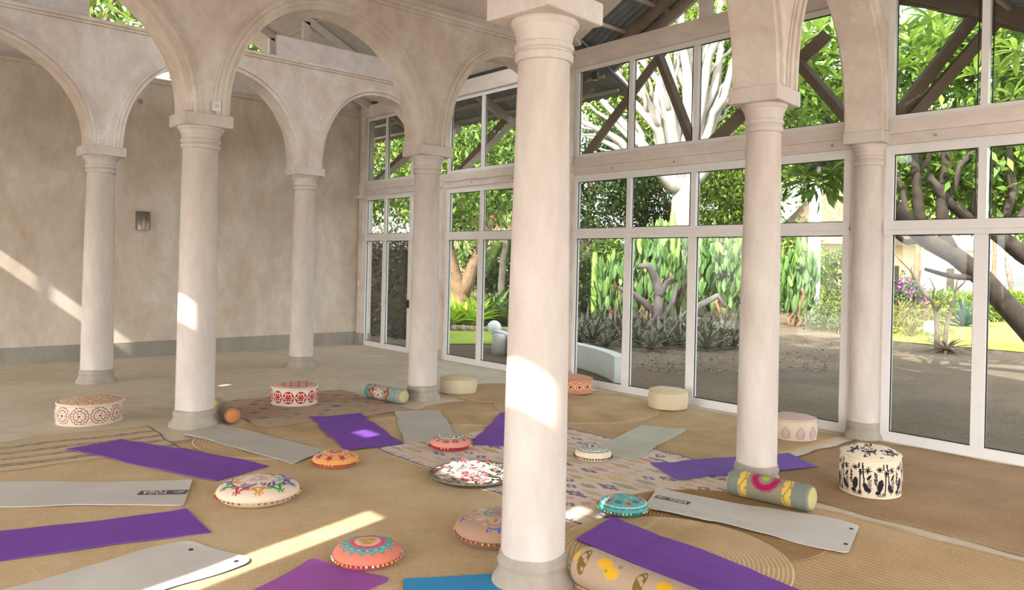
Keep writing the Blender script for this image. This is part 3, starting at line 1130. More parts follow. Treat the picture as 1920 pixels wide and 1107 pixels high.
def s_black(T, R, Z, r, h):
    c = fill(T.shape, '#dccdb2')
    dx, dz, q, ph, k = motif(T, Z, 8, r, h * 0.5)
    s = h / 0.30
    x, y = dx / s, dz / s
    m = np.zeros(T.shape, bool)
    # nosediving bird with feathered wing
    m |= ell(x, y, -0.035, -0.045, 0.020, 0.048, -0.15) | ell(x, y, -0.048, -0.098, 0.020, 0.016, 0.4)
    for i in range(6):
        m |= ell(x, y, -0.066, -0.035 + i * 0.016, 0.020, 0.0045, -0.9)
    for i in range(4):
        m |= ell(x, y, -0.05 + i * 0.012, -0.120, 0.003, 0.014, -0.5 + i * 0.3)
    # leaf stems and star flowers
    m |= (np.abs(x - 0.0) < 0.004) & (y > -0.11) & (y < 0.07)
    m |= (np.abs(x - 0.024 + 0.1 * y) < 0.005) & (y > -0.06) & (y < 0.10)
    m |= star(x, y, -0.040, 0.075, 0.026, 8) | star(x, y, 0.006, 0.045, 0.024, 8) | star(x, y, 0.050, 0.065, 0.028, 8, 0.4)
    m |= star(x, y, -0.004, -0.112, 0.020, 6)
    m |= ell(x, y, 0.038, -0.065, 0.017, 0.036, 0.35) | ell(x, y, 0.050, -0.085, 0.022, 0.014, 0)
    for i in range(6):
        m |= ell(x, y, 0.062, -0.10 + i * 0.017, 0.022, 0.004, 0.8)
    m |= ell(x, y, 0.058, 0.012, 0.010, 0.026, -0.5) | ell(x, y, -0.012, 0.095, 0.006, 0.022, 0) | ell(x, y, 0.012, 0.098, 0.006, 0.020, 0)
    put(c, m, '#26222a')
    return c


def t_black(T, q):
    c = fill(T.shape, '#d8cab4')
    x, y = q * np.cos(T), q * np.sin(T)
    m = np.zeros(T.shape, bool)
    rr = random.Random(5)
    spots = [(0.62, -0.05), (0.45, 0.55), (0.42, -0.58), (-0.1, 0.1), (-0.15, -0.65), (-0.2, 0.68), (-0.62, 0.3), (-0.6, -0.3)]
    for (cx, cy) in spots:          # four-legged animals and birds
        an = rr.uniform(-0.6, 0.6) + math.pi / 2
        ca, sa = math.cos(an), math.sin(an)
        u = (x - cx) * ca + (y - cy) * sa
        v = -(x - cx) * sa + (y - cy) * ca
        m |= ell(u, v, 0, 0, 0.17, 0.075) | ell(u, v, 0.17, 0.08, 0.065, 0.045, 0.5) | ell(u, v, 0.20, 0.15, 0.014, 0.05, -0.3)
        for lx in (-0.13, -0.09, 0.08, 0.12):
            m |= ell(u, v, lx, -0.10, 0.018, 0.08, rr.uniform(-0.3, 0.3))
        for i in range(4):
            m |= ell(u, v, -0.22, 0.02 + i * 0.03, 0.09, 0.012, -0.5 + 0.25 * i)
    for i in range(34):
        a, b = rr.uniform(0, 6.28), math.sqrt(rr.uniform(0.01, 0.85))
        m |= star(x, y, b * math.cos(a), b * math.sin(a), 0.085, rr.choice([6, 8]), rr.uniform(0, 1))
        a, b = rr.uniform(0, 6.28), math.sqrt(rr.uniform(0.05, 0.85))
        m |= ell(x, y, b * math.cos(a), b * math.sin(a), 0.09, 0.022, rr.uniform(0, 3.1))
    put(c, m & (q < 0.93), '#322e36')
    return c


pouf('cream pouf with rings of dark-red outlined flowers on bare floor', 168, 801, 138, 0.235, s_flower, t_spiral, pipe='#d9c8b0')
RZ = 0.018
pouf('white pouf with solid red medallions on the patterned brown rug', 552, 764, 93, 0.235, s_medal, t_red, pipe='#ded3be', z=0.018)
pouf('plain cream pouf behind the column foot by the rear bolster', 859, 741, 72, 0.215, s_plain, t_plain, pipe='#c9b896', z=0.023)
pouf('rust-orange medallion pouf beside the slim half column', 1078, 741, 70, 0.22, s_orange, t_orange, pipe='#b98766', z=0.036)
pouf('plain cream pouf close to the glazed doors at a round rug edge', 1252, 771, 78, 0.235, s_plain, t_plain, pipe='#c9b896', z=0.036)
pouf('pale pink pouf with leaf-shaped motifs by the glazed doors', 1487, 829, 92, 0.235, s_leafpale, t_leafpale, pipe='#cbb9a4', z=0.012)
pouf('tall white pouf printed with black birds and plants', 1630, 937, 124, 0.345, s_black, t_black, pipe='#dccfb6', turn=0.1, z=0.012)


# ---- round floor cushions ---------------------------------------------------
POM = {}


def pom_mat(h):
    if h not in POM: POM[h] = plain('pompom_' + h, h, 0.9, bump=0)
    return POM[h]


def cushion(label, xc, yb, wpx, h, func, poms, base_h, z=0.02, turn=0.0):
    x, y, r, a = place(xc, yb, wpx, 1.0, 0.0, 0.82)
    z = rest_z(x, y, r * 0.7)
    x, y, r, a = place(xc, yb, wpx, 1.0, z, 0.82)
    e = empty('floor_cushion', (x, y, z), a + turn)
    tag(e, label, 'cushion', 'round embroidered floor cushions')
    n = 260
    t = np.linspace(0, 1, 76)
    prof = []
    for tt in t:      # from the seam up over the crown
        q = math.cos(tt * math.pi / 2) ** 0.80
        prof.append((max(r * q, 0.0006), 0.36 * h + 0.64 * h * math.sin(tt * math.pi / 2) ** 0.85))
    sd_ = random.Random(int(xc + yb))
    p1 = sd_.uniform(0, 6)

    def wob(R, Z, T):
        return R * (1 + 0.012 * np.sin(3 * T + p1)), Z * (1 + 0.03 * np.sin(2 * T + p1) + 0.012 * np.sin(9 * T) * (R / r))

    lathe_colored('cover', prof, n, lambda T, R, Z: func(T, R / r), e, wob=wob)
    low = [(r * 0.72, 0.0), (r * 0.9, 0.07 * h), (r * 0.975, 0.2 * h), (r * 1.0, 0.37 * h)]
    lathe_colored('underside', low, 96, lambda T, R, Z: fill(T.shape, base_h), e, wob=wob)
    if poms:
        N = 42
        ms = {}
        for k in range(N):
            T = 2 * math.pi * k / N + sd_.uniform(-0.02, 0.02)
            h_ = poms[int(k / N * len(poms) * 4) % len(poms)]
            m = ms.setdefault(h_, MB())
            q = r * (1 + 0.012 * math.sin(3 * T + p1)) + 0.006
            zz = 0.30 * h
            cx, cy = q * math.cos(T), q * math.sin(T)
            rr = 0.0085
            m.lathe([(0.0003, zz - rr), (rr * 0.8, zz - rr * 0.6), (rr, zz), (rr * 0.8, zz + rr * 0.6), (0.0003, zz + rr)], 6, cx, cy)
        for h_, m in ms.items():
            o = m.build('pompom_trim', pom_mat(h_), e, True)
            o['kind'] = 'stuff'
    return e


def sector(T, n, off=0.0):
    u = T / (2 * np.pi) * n + off
    k = np.floor(u)
    return (u - k - 0.5) * 2, k.astype(int) % n


def f_multi(T, q):       # cream with bright horned motifs
    c = fill(T.shape, '#dcc9b0')
    a, k = sector(T, 10, 0.5)
    pal = ['#c98a1e', '#0f8a46', '#24409a', '#7a2a86', '#b02a38', '#12806e', '#c9541e', '#6f3a96', '#1c7a3a', '#a82438']
    d = (q - 0.76) / 0.13
    tri = (np.abs(a) < 0.95 * (1 - (d * 0.5 + 0.5))) & (np.abs(d) < 1)
    edge = tri & ~((np.abs(a) < 0.50 * (0.72 - (d * 0.5 + 0.5))) & (d > -0.70))
    fr = (np.abs(a) < 0.34 + 0.10 * np.sin(q * 60)) & (q > 0.84) & (q < 0.94) & (np.sin(a * 22) > -0.45)
    horn = (np.abs(np.abs(a) - 0.80) < 0.17) & (q > 0.63) & (q < 0.76) & (np.sin(q * 130 + a * 9) > -0.6)
    for i in range(10):
        put(c, (edge | fr | horn) & (k == i), pal[i])
    a2, k2 = sector(T, 6, 0.0)
    pal2 = ['#5a3f98', '#2a9fc0', '#8a5a20', '#b8a088', '#d06a20', '#5a3f98']
    blob = (np.abs(q - 0.50 - 0.05 * np.cos(a2 * 3)) < 0.085) & (np.abs(a2) < 0.82)
    for i in range(6):
        put(c, blob & (k2 == i) & (np.sin(a2 * 13 + q * 40) > -0.55), pal2[i])
    put(c, (q < 0.22) & (np.sin(T * 22) > 0.1) & (q > 0.05), '#b0688c')
    put(c, np.abs(q - 0.33) < 0.008, '#9fb0b0')
    return c


def f_teal(T, q):        # coral with turquoise leaves, pink ring
    c = fill(T.shape, '#d67a66')
    a, k = sector(T, 16)
    lim = 0.88 - 0.20 * np.abs(a) ** 0.9 + 0.03 * np.cos(a * 14)
    put(c, (q < lim) & (q > 0.55), '#2a9c9c')
    put(c, (np.abs(np.hypot(a * 0.55 * 0.4, q - 0.67) - 0.085) < 0.010) & (q > 0.62), '#c9a89a')
    put(c, np.hypot((np.abs(a) - 1) * 0.12, q - 0.635) < 0.035, '#d8d0c6')
    put(c, np.hypot((np.abs(a) - 1) * 0.12, q - 0.635) < 0.012, '#5a3028')
    put(c, q < 0.55, '#b8a0a0')
    put(c, q < 0.535, '#c0405a')
    put(c, (q < 0.53) & (q > 0.40) & (np.sin(T * 46) * np.sin(q * 90) > 0.55), '#d8788a')
    put(c, q < 0.39, '#dba890')
    put(c, q < 0.27, '#c2a878')
    put(c, q < 0.24, '#b89a28')
    put(c, (q < 0.22) & (np.sin(T * 5) * np.sin(q * 30) > 0.3), '#d88058')
    put(c, (q < 0.2) & (np.sin(T * 3 + 1) * np.sin(q * 40 + 1) > 0.5), '#2f9a86')
    return c


def f_orange(T, q):
    c = fill(T.shape, '#d99a5c')
    a, k = sector(T, 9)
    pal = ['#a82a50', '#b87a1e', '#1c6a70', '#6f3f94', '#a82a50', '#c98a1e', '#14505a', '#8a3a8a', '#b02a40']
    vase = (np.abs(a) < 0.30 + 0.35 * np.abs((q - 0.79) / 0.10) ** 1.5) & (np.abs(q - 0.79) < 0.10)
    for i in range(9): put(c, vase & (k == i), pal[i])
    put(c, (np.hypot((np.abs(a) - 1) * 0.3, q - 0.86) < 0.035), '#7a9a30')
    put(c, (np.hypot(a * 0.3, q - 0.93) < 0.025), '#5a3a80')
    a2, k2 = sector(T, 12)
    put(c, np.abs(q - 0.58 - 0.035 * np.cos(a2 * 3.1)) < 0.02, '#4a2a4a')
    put(c, np.abs(q - 0.50 + 0.04 * np.cos(a2 * 3.1)) < 0.03, '#e0bd84')
    put(c, (q < 0.30) & (np.abs(np.cos(T * 4)) > 0.4), '#a8283e')
    put(c, q < 0.08, '#d8a03c')
    put(c, np.hypot(a2 * 0.15, q - 0.40) < 0.03, '#2f2a50')
    put(c, np.hypot((np.abs(a2) - 1) * 0.15, q - 0.42) < 0.025, '#b03a60')
    return c


def f_red(T, q):
    c = fill(T.shape, '#c88a78')
    a, k = sector(T, 11)
    put(c, (np.abs(q - 0.82) < 0.07) & (np.abs(a) < 0.75 - 3 * np.abs(q - 0.82)) & (k % 2 == 0) & (np.sin(a * 11) > -0.6), '#94202e')
    put(c, star(a * 0.25, q, 0, 0.82, 0.11, 6) & (k % 2 == 1), '#14704a')
    put(c, star(a * 0.25, q, 0, 0.82, 0.10, 6) & (k % 4 == 3), '#8a7a2a')
    put(c, q < 0.68, '#38245c')
    put(c, q < 0.64, '#c9bfa2')
    a2, k2 = sector(T, 8)
    put(c, (q < 0.56) & (np.cos(T * 8) * np.cos(q * 16) > 0.1), '#2a8a8c')
    put(c, (q < 0.5) & (np.sin(T * 8) * np.cos(q * 20) > 0.35), '#3f5f8a')
    put(c, q < 0.12, '#c8a24c')
    return c


def f_taupe(T, q):
    c = fill(T.shape, '#a5846e')
    a, k = sector(T, 8, 0.5)
    # flower of light petals with bright eyes
    pet = np.hypot(a * 0.42 * q * 0.95, (q - 0.47)) < 0.165
    put(c, pet, '#b29a92')
    put(c, np.abs(np.hypot(a * 0.42 * q * 0.95, (q - 0.47)) - 0.165) < 0.013, '#caa270')
    eye = np.hypot(a * 0.30 * q / 0.47 * 1.6, (q - 0.48) / 1.0) < 0.105
    put(c, eye & (k % 2 == 0), '#a02a2a')
    put(c, (np.hypot(a * 0.30 * q / 0.47 * 2.2, (q - 0.48)) < 0.065) & (k % 2 == 0), '#d8a53a')
    put(c, eye & (k % 2 == 1), '#cfb8a8')
    put(c, (np.hypot(a * 0.30 * q / 0.47 * 2.6, (q - 0.48)) < 0.05) & (k % 2 == 1), '#c06a4a')
    put(c, q < 0.29 + 0.015 * np.cos(T * 24), '#3f8a6a')
    put(c, q < 0.235, '#9a9a92')
    put(c, (q < 0.17) & (np.sin(T * 6) * np.sin(q * 60) > 0), '#b03848')
    a2, k2 = sector(T, 8, 0.0)
    put(c, np.hypot(a2 * 0.28, q - 0.68) < 0.045, '#d6c235')
    put(c, np.hypot(a2 * 0.28, q - 0.68) < 0.018, '#2f6a3a')
    pal = ['#2a58a8', '#c58a7a', '#4a3a90', '#8a8a92']
    for i in range(8):
        m = (k == i) & (np.abs(q - 0.83 + 0.07 * np.abs(a)) < 0.014) & (np.abs(a) < 0.62)
        lf = (k == i) & (np.abs(q - 0.88 + 0.03 * np.abs(a)) < 0.035) & (np.abs(np.abs(a) - 0.42) < 0.22) & (np.sin(a * 32) > 0.1)
        put(c, m | lf, pal[i % 4])
    put(c, np.abs(q - 0.72 - 0.05 * np.cos(T * 8)) < 0.009, '#8f7fae')
    return c


def f_turq(T, q):
    c = fill(T.shape, '#4fa39f')
    a, k = sector(T, 5, 0.25)
    put(c, (np.abs(q - 0.90) < 0.030) & (np.sin(T * 60) > -0.2), '#ded6c2')
    put(c, (np.abs(q - 0.955) < 0.02) & (np.sin(T * 70) > 0.3), '#2a4a70')
    fl_ = star(a * 0.42, q, 0, 0.66, 0.20, 6)
    put(c, fl_, '#c8572a')
    put(c, np.hypot(a * 0.42, q - 0.66) < 0.06, '#8a3020')
    lf = (np.hypot((np.abs(a) - 0.98) * 0.35, (q - 0.6)) < 0.13) & (np.sin(q * 70 + a * 8) > -0.2)
    put(c, lf, '#26345a')
    put(c, star(a * 0.5, q, 0.0, 0.30, 0.16, 6), '#c9ac76')
    put(c, np.hypot((np.abs(a) - 0.5) * 0.3, q - 0.42) < 0.04, '#4a9a4a')
    return c


def f_blue(T, q):
    c = fill(T.shape, '#d5ccb4')
    a, k = sector(T, 16)
    put(c, (q < 0.74) & (np.sin(T * 7) * np.sin(q * 24) > -0.15), '#8fa6a8')
    put(c, (q < 0.70) & (np.cos(T * 9 + 1) * np.sin(q * 30) > 0.3), '#5f7a90')
    put(c, np.abs(q - 0.80 - 0.045 * np.abs(a)) < 0.022, '#2e2a28')
    put(c, np.hypot(a * 0.12, q - 0.875) < 0.022, '#3a2f2c')
    put(c, q < 0.36, '#2f3a24')
    put(c, q < 0.30, '#cfc6ac')
    put(c, q < 0.14, '#20201c')
    return c


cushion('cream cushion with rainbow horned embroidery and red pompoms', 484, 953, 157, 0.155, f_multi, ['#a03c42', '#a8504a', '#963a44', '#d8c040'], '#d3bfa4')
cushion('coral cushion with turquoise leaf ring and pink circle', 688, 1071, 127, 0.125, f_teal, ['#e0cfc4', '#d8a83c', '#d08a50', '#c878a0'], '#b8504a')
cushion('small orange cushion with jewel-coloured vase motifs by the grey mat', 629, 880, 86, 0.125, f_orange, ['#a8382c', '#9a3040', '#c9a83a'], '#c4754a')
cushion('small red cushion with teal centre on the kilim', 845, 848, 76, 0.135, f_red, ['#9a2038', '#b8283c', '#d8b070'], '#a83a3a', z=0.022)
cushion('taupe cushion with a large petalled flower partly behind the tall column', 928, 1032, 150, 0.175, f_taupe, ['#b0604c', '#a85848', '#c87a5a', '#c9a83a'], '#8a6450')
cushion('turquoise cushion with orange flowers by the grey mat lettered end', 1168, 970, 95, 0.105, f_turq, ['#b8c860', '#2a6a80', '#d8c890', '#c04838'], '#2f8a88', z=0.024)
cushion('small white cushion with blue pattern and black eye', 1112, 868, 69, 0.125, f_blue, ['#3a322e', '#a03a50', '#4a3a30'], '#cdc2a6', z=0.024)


# ---- bolsters ---------------------------------------------------------------
def bolster(label, p0, p1, r, func, cap, z=0.02, ncap=None):
    """p0,p1 world XY of the two ends of the contact line"""
    p0, p1 = np.array(p0), np.array(p1)
    tt_ = np.linspace(0, 1, 12)
    z = float(np.max(rug_height(p0[0] + (p1[0] - p0[0]) * tt_, p0[1] + (p1[1] - p0[1]) * tt_)))
    L = float(np.linalg.norm(p1 - p0))
    ang = math.atan2(p1[1] - p0[1], p1[0] - p0[0])
    e = empty('bolster', (float(p0[0]), float(p0[1]), z), ang)
    tag(e, label, 'bolster', 'cylindrical bolsters')
    n, m = 144, 220
    th = np.linspace(0, 2 * np.pi, n, endpoint=False)
    xs = np.linspace(0, L, m)
    rad = r * (1 - 0.10 * np.exp(-xs / 0.012) - 0.10 * np.exp(-(L - xs) / 0.012)) * (1 + 0.012 * np.sin(xs * 9 + L))
    V = np.stack([np.repeat(xs, n), np.outer(rad, np.sin(th)).ravel(), r + np.outer(rad, -np.cos(th)).ravel()], -1)
    V[:, 2] = np.maximum(V[:, 2], 0.0)
    i = np.arange(n)
    j = np.arange(m - 1)[:, None]
    F = np.stack([j * n + i, (j + 1) * n + i, (j + 1) * n + (i + 1) % n, j * n + (i + 1) % n], -1).reshape(-1, 4)
    X = ((xs[:-1] + xs[1:]) / 2)[:, None] * np.ones(n)
    T = np.tile((i + 0.5) / n * 2 * np.pi, (m - 1, 1))
    c = func(X, T, L, r)
    link('cover', np_mesh('cover', V, F, True, c.reshape(-1, 3)), MAT['cloth'], e)
    cm = cloth_mat('bolster_end_' + cap, False, cap)
    for sgn, xx in ((-1, 0.0), (1, L)):
        mb = MB()
        prof = [(0.0005, 0.028), (r * 0.5, 0.024), (r * 0.8, 0.012), (r * 0.91, 0.0)]
        mb.lathe(prof, 40)
        o = mb.build('end_cap', cm, e, True, (xx, 0, r), (0, sgn * math.pi / 2, 0))
    return e


def b_grey(X, T, L, r):      # grey with yellow bands and magenta half ring
    c = fill(X.shape, '#857f6b')
    put(c, X < 0.155 * L, '#757c72')
    put(c, X > 0.81 * L, '#757c72')
    arc = (T - np.pi) * r
    for xc in (0.20 * L, 0.755 * L):
        w_ = np.abs(X - xc) < 0.055 * L
        put(c, w_, '#cfae48')
        sw = (np.abs(np.sin(arc * 26) * 0.022 - (X - xc)) < 0.0055) | ((np.sin(arc * 80 + 1) > 0.72) & (np.abs(np.abs(X - xc) - 0.033) < 0.010))
        put(c, w_ & sw, '#857f6b')
    dx = X - 0.47 * L
    # motif faces the viewer (the side of negative local y)
    q = np.hypot(dx, (T - 1.13 * np.pi) * r * 1.0)
    below = True
    ph = np.arctan2((T - 1.13 * np.pi) * r, dx)
    put(c, (q < 0.118 + 0.008 * np.sign(np.sin(ph * 34))) & (q > 0.060 + 0.006 * np.sign(np.sin(ph * 30))), '#9a1650')
    put(c, q < 0.030, '#a3ad18')
    return c


def b_flower(X, T, L, r):
    c = fill(X.shape, '#9c927f')
    put(c, X < 0.10 * L, '#4f8a94')
    put(c, (X > 0.76 * L) & (X < 0.90 * L), '#6f9aa0')
    arc = (T - 1.55 * np.pi) * r
    q = np.hypot(X - 0.42 * L, arc)
    ph = np.arctan2(arc, X - 0.42 * L)
    put(c, q < 0.075 + 0.02 * np.cos(7 * ph), '#ddd0c0')
    put(c, (np.abs(q - 0.052) < 0.012) & (np.cos(7 * ph) > 0.5), '#a02c30')
    put(c, q < 0.02, '#b03038')
    for xc, s in ((0.20 * L, 1), (0.66 * L, -1)):
        put(c, np.abs((X - xc) - s * 0.03 * np.sin(arc * 38)) < 0.014, '#96262e')
        put(c, np.hypot(X - xc - 0.035 * s, arc + 0.06) < 0.022, '#96262e')
    put(c, (np.abs(X - 0.12 * L) < 0.012) & (np.sin(T * 9) > 0), '#3f7a4a')
    return c


def b_orange(X, T, L, r):
    c = fill(X.shape, '#93836e')
    put(c, X > 0.86 * L, '#3a2a22')
    put(c, (X > 0.86 * L) & (np.sin(T * 18) * np.sin(X * 110) > 0.1), '#9a7a4a')
    put(c, X > 0.955 * L, '#b5764c')
    put(c, (X < 0.35 * L) & (np.sin(T * 5) > 0.2), '#c9b23a')
    return c


def b_leaf(X, T, L, r):
    c = fill(X.shape, '#a8917c')
    arc = -(T - 1.28 * np.pi) * r
    put(c, np.hypot((X - 0.0) * 0.9, arc - 0.02) < 0.035 + 0.006 * np.sign(np.sin(np.arctan2(arc - 0.02, X) * 22)), '#d2a01e')
    for k in range(3):
        x0 = 0.085 + k * 0.42
        u = X - x0
        q = (u / 0.034) ** 2 + (arc / 0.085) ** 2
        put(c, q < 1, '#6f5a26')
        put(c, (q < 0.72) & (np.sin(arc * 110 + np.abs(u) * 60) > 0.15) & (u > 0), '#a98f72')
        put(c, (np.hypot(u + 0.008, arc - 0.03) < 0.018), '#a98f72')
        x1 = x0 + 0.185
        for s in (-1, 1):
            du = (X - x1 - s * 0.034)
            dv = arc - 0.008 - (0.03 if s < 0 else -0.012)
            rr_ = np.hypot(du * 0.8, dv * 1.15)
            an = np.arctan2(dv, du)
            put(c, rr_ < 0.040 + 0.006 * np.sign(np.sin(an * 22)), '#d2a01e')
        put(c, np.hypot(X - x1 + 0.005, arc + 0.004) < 0.012, '#7a9a1e')
        put(c, np.hypot(X - x1 - 0.07, arc - 0.05) < 0.014, '#8a7a62')
    return c


def ext(a, b, t0, t1):
    a, b = np.array(a), np.array(b)
    return a + (b - a) * t0, a + (b - a) * t1


pa, pb = fl(1372, 931), fl(1521, 966)
bolster('grey bolster with yellow bands and a magenta half ring', pa, pb, 0.104, b_grey, '#b5ad78', z=0.032)
pa, pb = fl(692, 746), fl(757, 759)
bolster('bolster with teal ends, white flower and red scrolls', pa, pb, 0.098, b_flower, '#b9b184')
pa, pb = fl(421, 784), fl(437, 797)
e0, e1 = ext(pa, pb, -0.9, 1.0)
bolster('bolster with a plain orange end beside the column foot', e0, e1, 0.090, b_orange, '#bd7c50')
pa, pb = ext(fl(1092, 1100), fl(1268, 1181), 0.0, 1.3)
bolster('tan bolster with brown leaf ovals and yellow flowers by the long purple mat', pa, pb, 0.115, b_leaf, '#a98f72', z=0.044)

# ------------------------------------------------------------------ rugs
def jute_mat(name, c1, c2, c3, rows='none', pitch=0.03, coarse=1.0, bump=0.6):
    t = NT(name)
    v = t.coord()
    n1 = t.noise(v, 1.6, 5, 0.6)
    n2 = t.noise(v, 90 / coarse, 3, 0.7)
    a = t.ramp(n1, [(0.3, lin(c1)), (0.5, lin(c2)), (0.7, lin(c3))])
    b = t.ramp(n2, [(0.25, (0.60, 0.58, 0.55)), (0.7, (1.05, 1.05, 1.05))])
    base = t.mix(0.8, a, b, 'MULTIPLY')
    h = n2
    if rows != 'none':
        wv = t.n('ShaderNodeTexWave')
        if rows == 'ring':
            wv.wave_type = 'RINGS'
            wv.rings_direction = 'Z'
        else:
            wv.wave_type = 'BANDS'
            wv.bands_direction = rows
        wv.inputs['Scale'].default_value = 1 / pitch / 3.1416 * 0.5 * 3.1416 / 3.1416 * 2.0
        wv.inputs['Distortion'].default_value = 0.7
        wv.inputs['Detail'].default_value = 2
        wv.inputs['Detail Scale'].default_value = 1.2
        t.l(v, wv.inputs['Vector'])
        sh = t.ramp(wv.outputs['Fac'], [(0.0, (0.72, 0.69, 0.65)), (0.4, (1, 1, 1))])
        base = t.mix(0.75, base, sh, 'MULTIPLY')
        mt = t.n('ShaderNodeMath', operation='MULTIPLY_ADD')
        t.l(wv.outputs['Fac'], mt.inputs[0])
        mt.inputs[1].default_value = 1.2
        t.l(n2, mt.inputs[2])
        h = mt.outputs[0]
    t.bump(h, bump, 0.008)
    return t.fin(base, 0.95, 0, 0.1)


MAT['jute'] = jute_mat('jute_weave', '#d0b58c', '#dac19a', '#e2ccaa', 'Y', 0.014)
MAT['jute_round'] = jute_mat('jute_braid', '#c0a47c', '#cab089', '#d3bb97', 'ring', 0.03, 1.0, 0.35)
MAT['jute_dark'] = jute_mat('jute_dark', '#9b7f60', '#a98c6d', '#b4987b', 'X', 0.03, 1.3)
MAT['jute_rib'] = jute_mat('jute_ribbed', '#b89a74', '#c3a680', '#ccb18c', 'X', 0.05, 1.3, 0.6)
MAT['jute_coarse'] = jute_mat('jute_coarse', '#b89d76', '#c4ab83', '#ceb690', 'Y', 0.045, 1.4, 0.6)


def rug_rect(label, key, mat, func=None, cell=0.02, name='rug', wav=0.0, edge=0.012, group='rugs covering the floor'):
    _, _, (x0, x1, y0, y1), th, ang = RUGS[RUGI[key]]
    cx, cy = (x0 + x1) / 2, (y0 + y1) / 2
    nx, ny = max(8, int((x1 - x0) / cell)), max(8, int((y1 - y0) / cell))
    gx = np.linspace(x0 - cx, x1 - cx, nx + 1)
    gy = np.linspace(y0 - cy, y1 - cy, ny + 1)
    X, Y = np.meshgrid(gx, gy)
    Yo = Y + edge * (np.sin(X * 5.3 + y0) + 0.6 * np.sin(X * 11.7 + x0)) * (np.abs(Y) / max(abs(gy[0]), 1e-3)) ** 4
    Xo = X + edge * 0.7 * (np.sin(Y * 6.1 + x1) + 0.5 * np.sin(Y * 13)) * (np.abs(X) / max(abs(gx[0]), 1e-3)) ** 4
    Z = th + wav * (np.sin(X * 7 + 1.3 * np.sin(Y * 5)) * np.sin(Y * 6 + 2)) * 0.5
    under = rug_height(cx + Xo * math.cos(ang) - Yo * math.sin(ang), cy + Xo * math.sin(ang) + Yo * math.cos(ang), RUGI[key])
    Z = np.broadcast_to(Z, X.shape) + under
    V = np.stack([Xo, Yo, Z], -1).reshape(-1, 3)
    w_ = nx + 1
    i = np.arange(nx)
    j = np.arange(ny)[:, None]
    F = np.stack([j * w_ + i, j * w_ + i + 1, (j + 1) * w_ + i + 1, (j + 1) * w_ + i], -1).reshape(-1, 4)
    # skirt down to the floor
    loop = np.concatenate([np.arange(nx), np.arange(ny) * w_ + nx, ny * w_ + nx - np.arange(nx), (ny - np.arange(ny)) * w_])
    B = V[loop].copy()
    B[:, 2] = under.ravel()[loop] + 0.0005
    nb = len(V)
    m = len(loop)
    k = np.arange(m)
    F2 = np.stack([loop, nb + k, nb + (k + 1) % m, loop[(k + 1) % m]], -1)
    V = np.concatenate([V, B])
    cols = None
    if func is not None:
        Xm = (X[:-1, :-1] + X[1:, 1:]) / 2
        Ym = (Y[:-1, :-1] + Y[1:, 1:]) / 2
        c = func(Xm, Ym, (x1 - x0) / 2, (y1 - y0) / 2).reshape(-1, 3)
        cols = np.concatenate([c, np.tile(c.mean(0), (m, 1))])
    me = np_mesh(name, V, np.concatenate([F, F2]), False, cols)
    o = link(name, me, mat, None, (cx, cy, 0.0005), (0, 0, ang))
    tag(o, label, 'rug', group)
    return o


def rug_round(label, key, mat=None, group='rugs covering the floor'):
    _, _, (cx, cy, r), th, _a = RUGS[RUGI[key]]
    th -= 0.003
    m = MB()
    prof = [(r, 0.0), (r, th * 0.7)]
    n = int(r / 0.03)
    for k in range(n, 0, -1):
        q = r * k / n
        prof += [(q - 0.004, th), (q - r / n * 0.5, th + 0.003)]
    prof += [(0.001, th)]
    m.lathe(prof, 96, wob=lambda a, zz: 1 + 0.008 * math.sin(3 * a + cx) + 0.006 * math.sin(5 * a + cy))
    vv = np.array(m.v)
    vv[:, 2] += rug_height(cx + vv[:, 0], cy + vv[:, 1], RUGI[key]) + 0.0005
    m.v = [tuple(q) for q in vv]
    o = m.build('round_rug', mat or MAT['jute_round'], None, True, (cx, cy, 0.0))
    tag(o, label, 'rug', group)
    return o


rug_rect('large plain golden jute rug under the mats and cushions', 'main', MAT['jute'], cell=0.25)
rug_rect('coarse brown jute rug between kilim and glazed doors', 'coarse', MAT['jute_coarse'], cell=0.1)
rug_rect('dark brown jute rug under the black-print pouf', 'dark', MAT['jute_dark'], cell=0.06, edge=0.02)
rug_rect('ribbed jute rug beside the dark brown rug edge', 'rib', MAT['jute_rib'], cell=0.06, edge=0.02)


def k_stripe(X, Y, hx, hy):
    c = fill(X.shape, '#b59d6e')
    c *= (1 + 0.07 * np.sin(Y * 20 + np.sin(X * 3)))[..., None]
    y = Y + 0.012 * np.sin(X * 7 + Y * 3)
    for s in np.arange(-hy + 0.17, hy - 0.08, 0.265):
        for d in (0, 0.055):
            put(c, np.abs(y - s - d) < 0.014, '#3c2a30')
    put(c, np.abs(np.abs(Y) - hy) < 0.016, '#3d2c38')
    put(c, np.abs(X - hx) < 0.016, '#3d3230')
    return c


rug_rect('straw-coloured flat rug with thin dark stripes', 'stripe', MAT['cloth'], k_stripe, 0.012, wav=0.002, edge=0.02)


def k_ikat(X, Y, hx, hy):
    c = fill(X.shape, '#a08260')
    c *= (1 + 0.06 * np.sin(X * 31) * np.sin(Y * 23))[..., None]
    rr = random.Random(3)
    for i in range(9):
        for j in range(5):
            if rr.random() < 0.30: continue
            cx = -hx + 0.22 + i * 0.22 + rr.uniform(-.05, .05)
            cy = -hy + 0.25 + j * 0.36 + (0.18 if i % 2 else 0)
            w_, h_ = rr.uniform(0.05, 0.10), rr.uniform(0.03, 0.07)
            d = np.abs(X - cx + 0.02 * np.sign(np.sin(Y * 120))) / w_ + np.abs(Y - cy) / h_
            put(c, d < 1, rr.choice(['#5f4a42', '#54463f', '#6a5a50']))
    return c


rug_rect('brown flat-woven rug with dark ikat flecks', 'ikat', MAT['cloth'], k_ikat, 0.015, wav=0.002, edge=0.02)


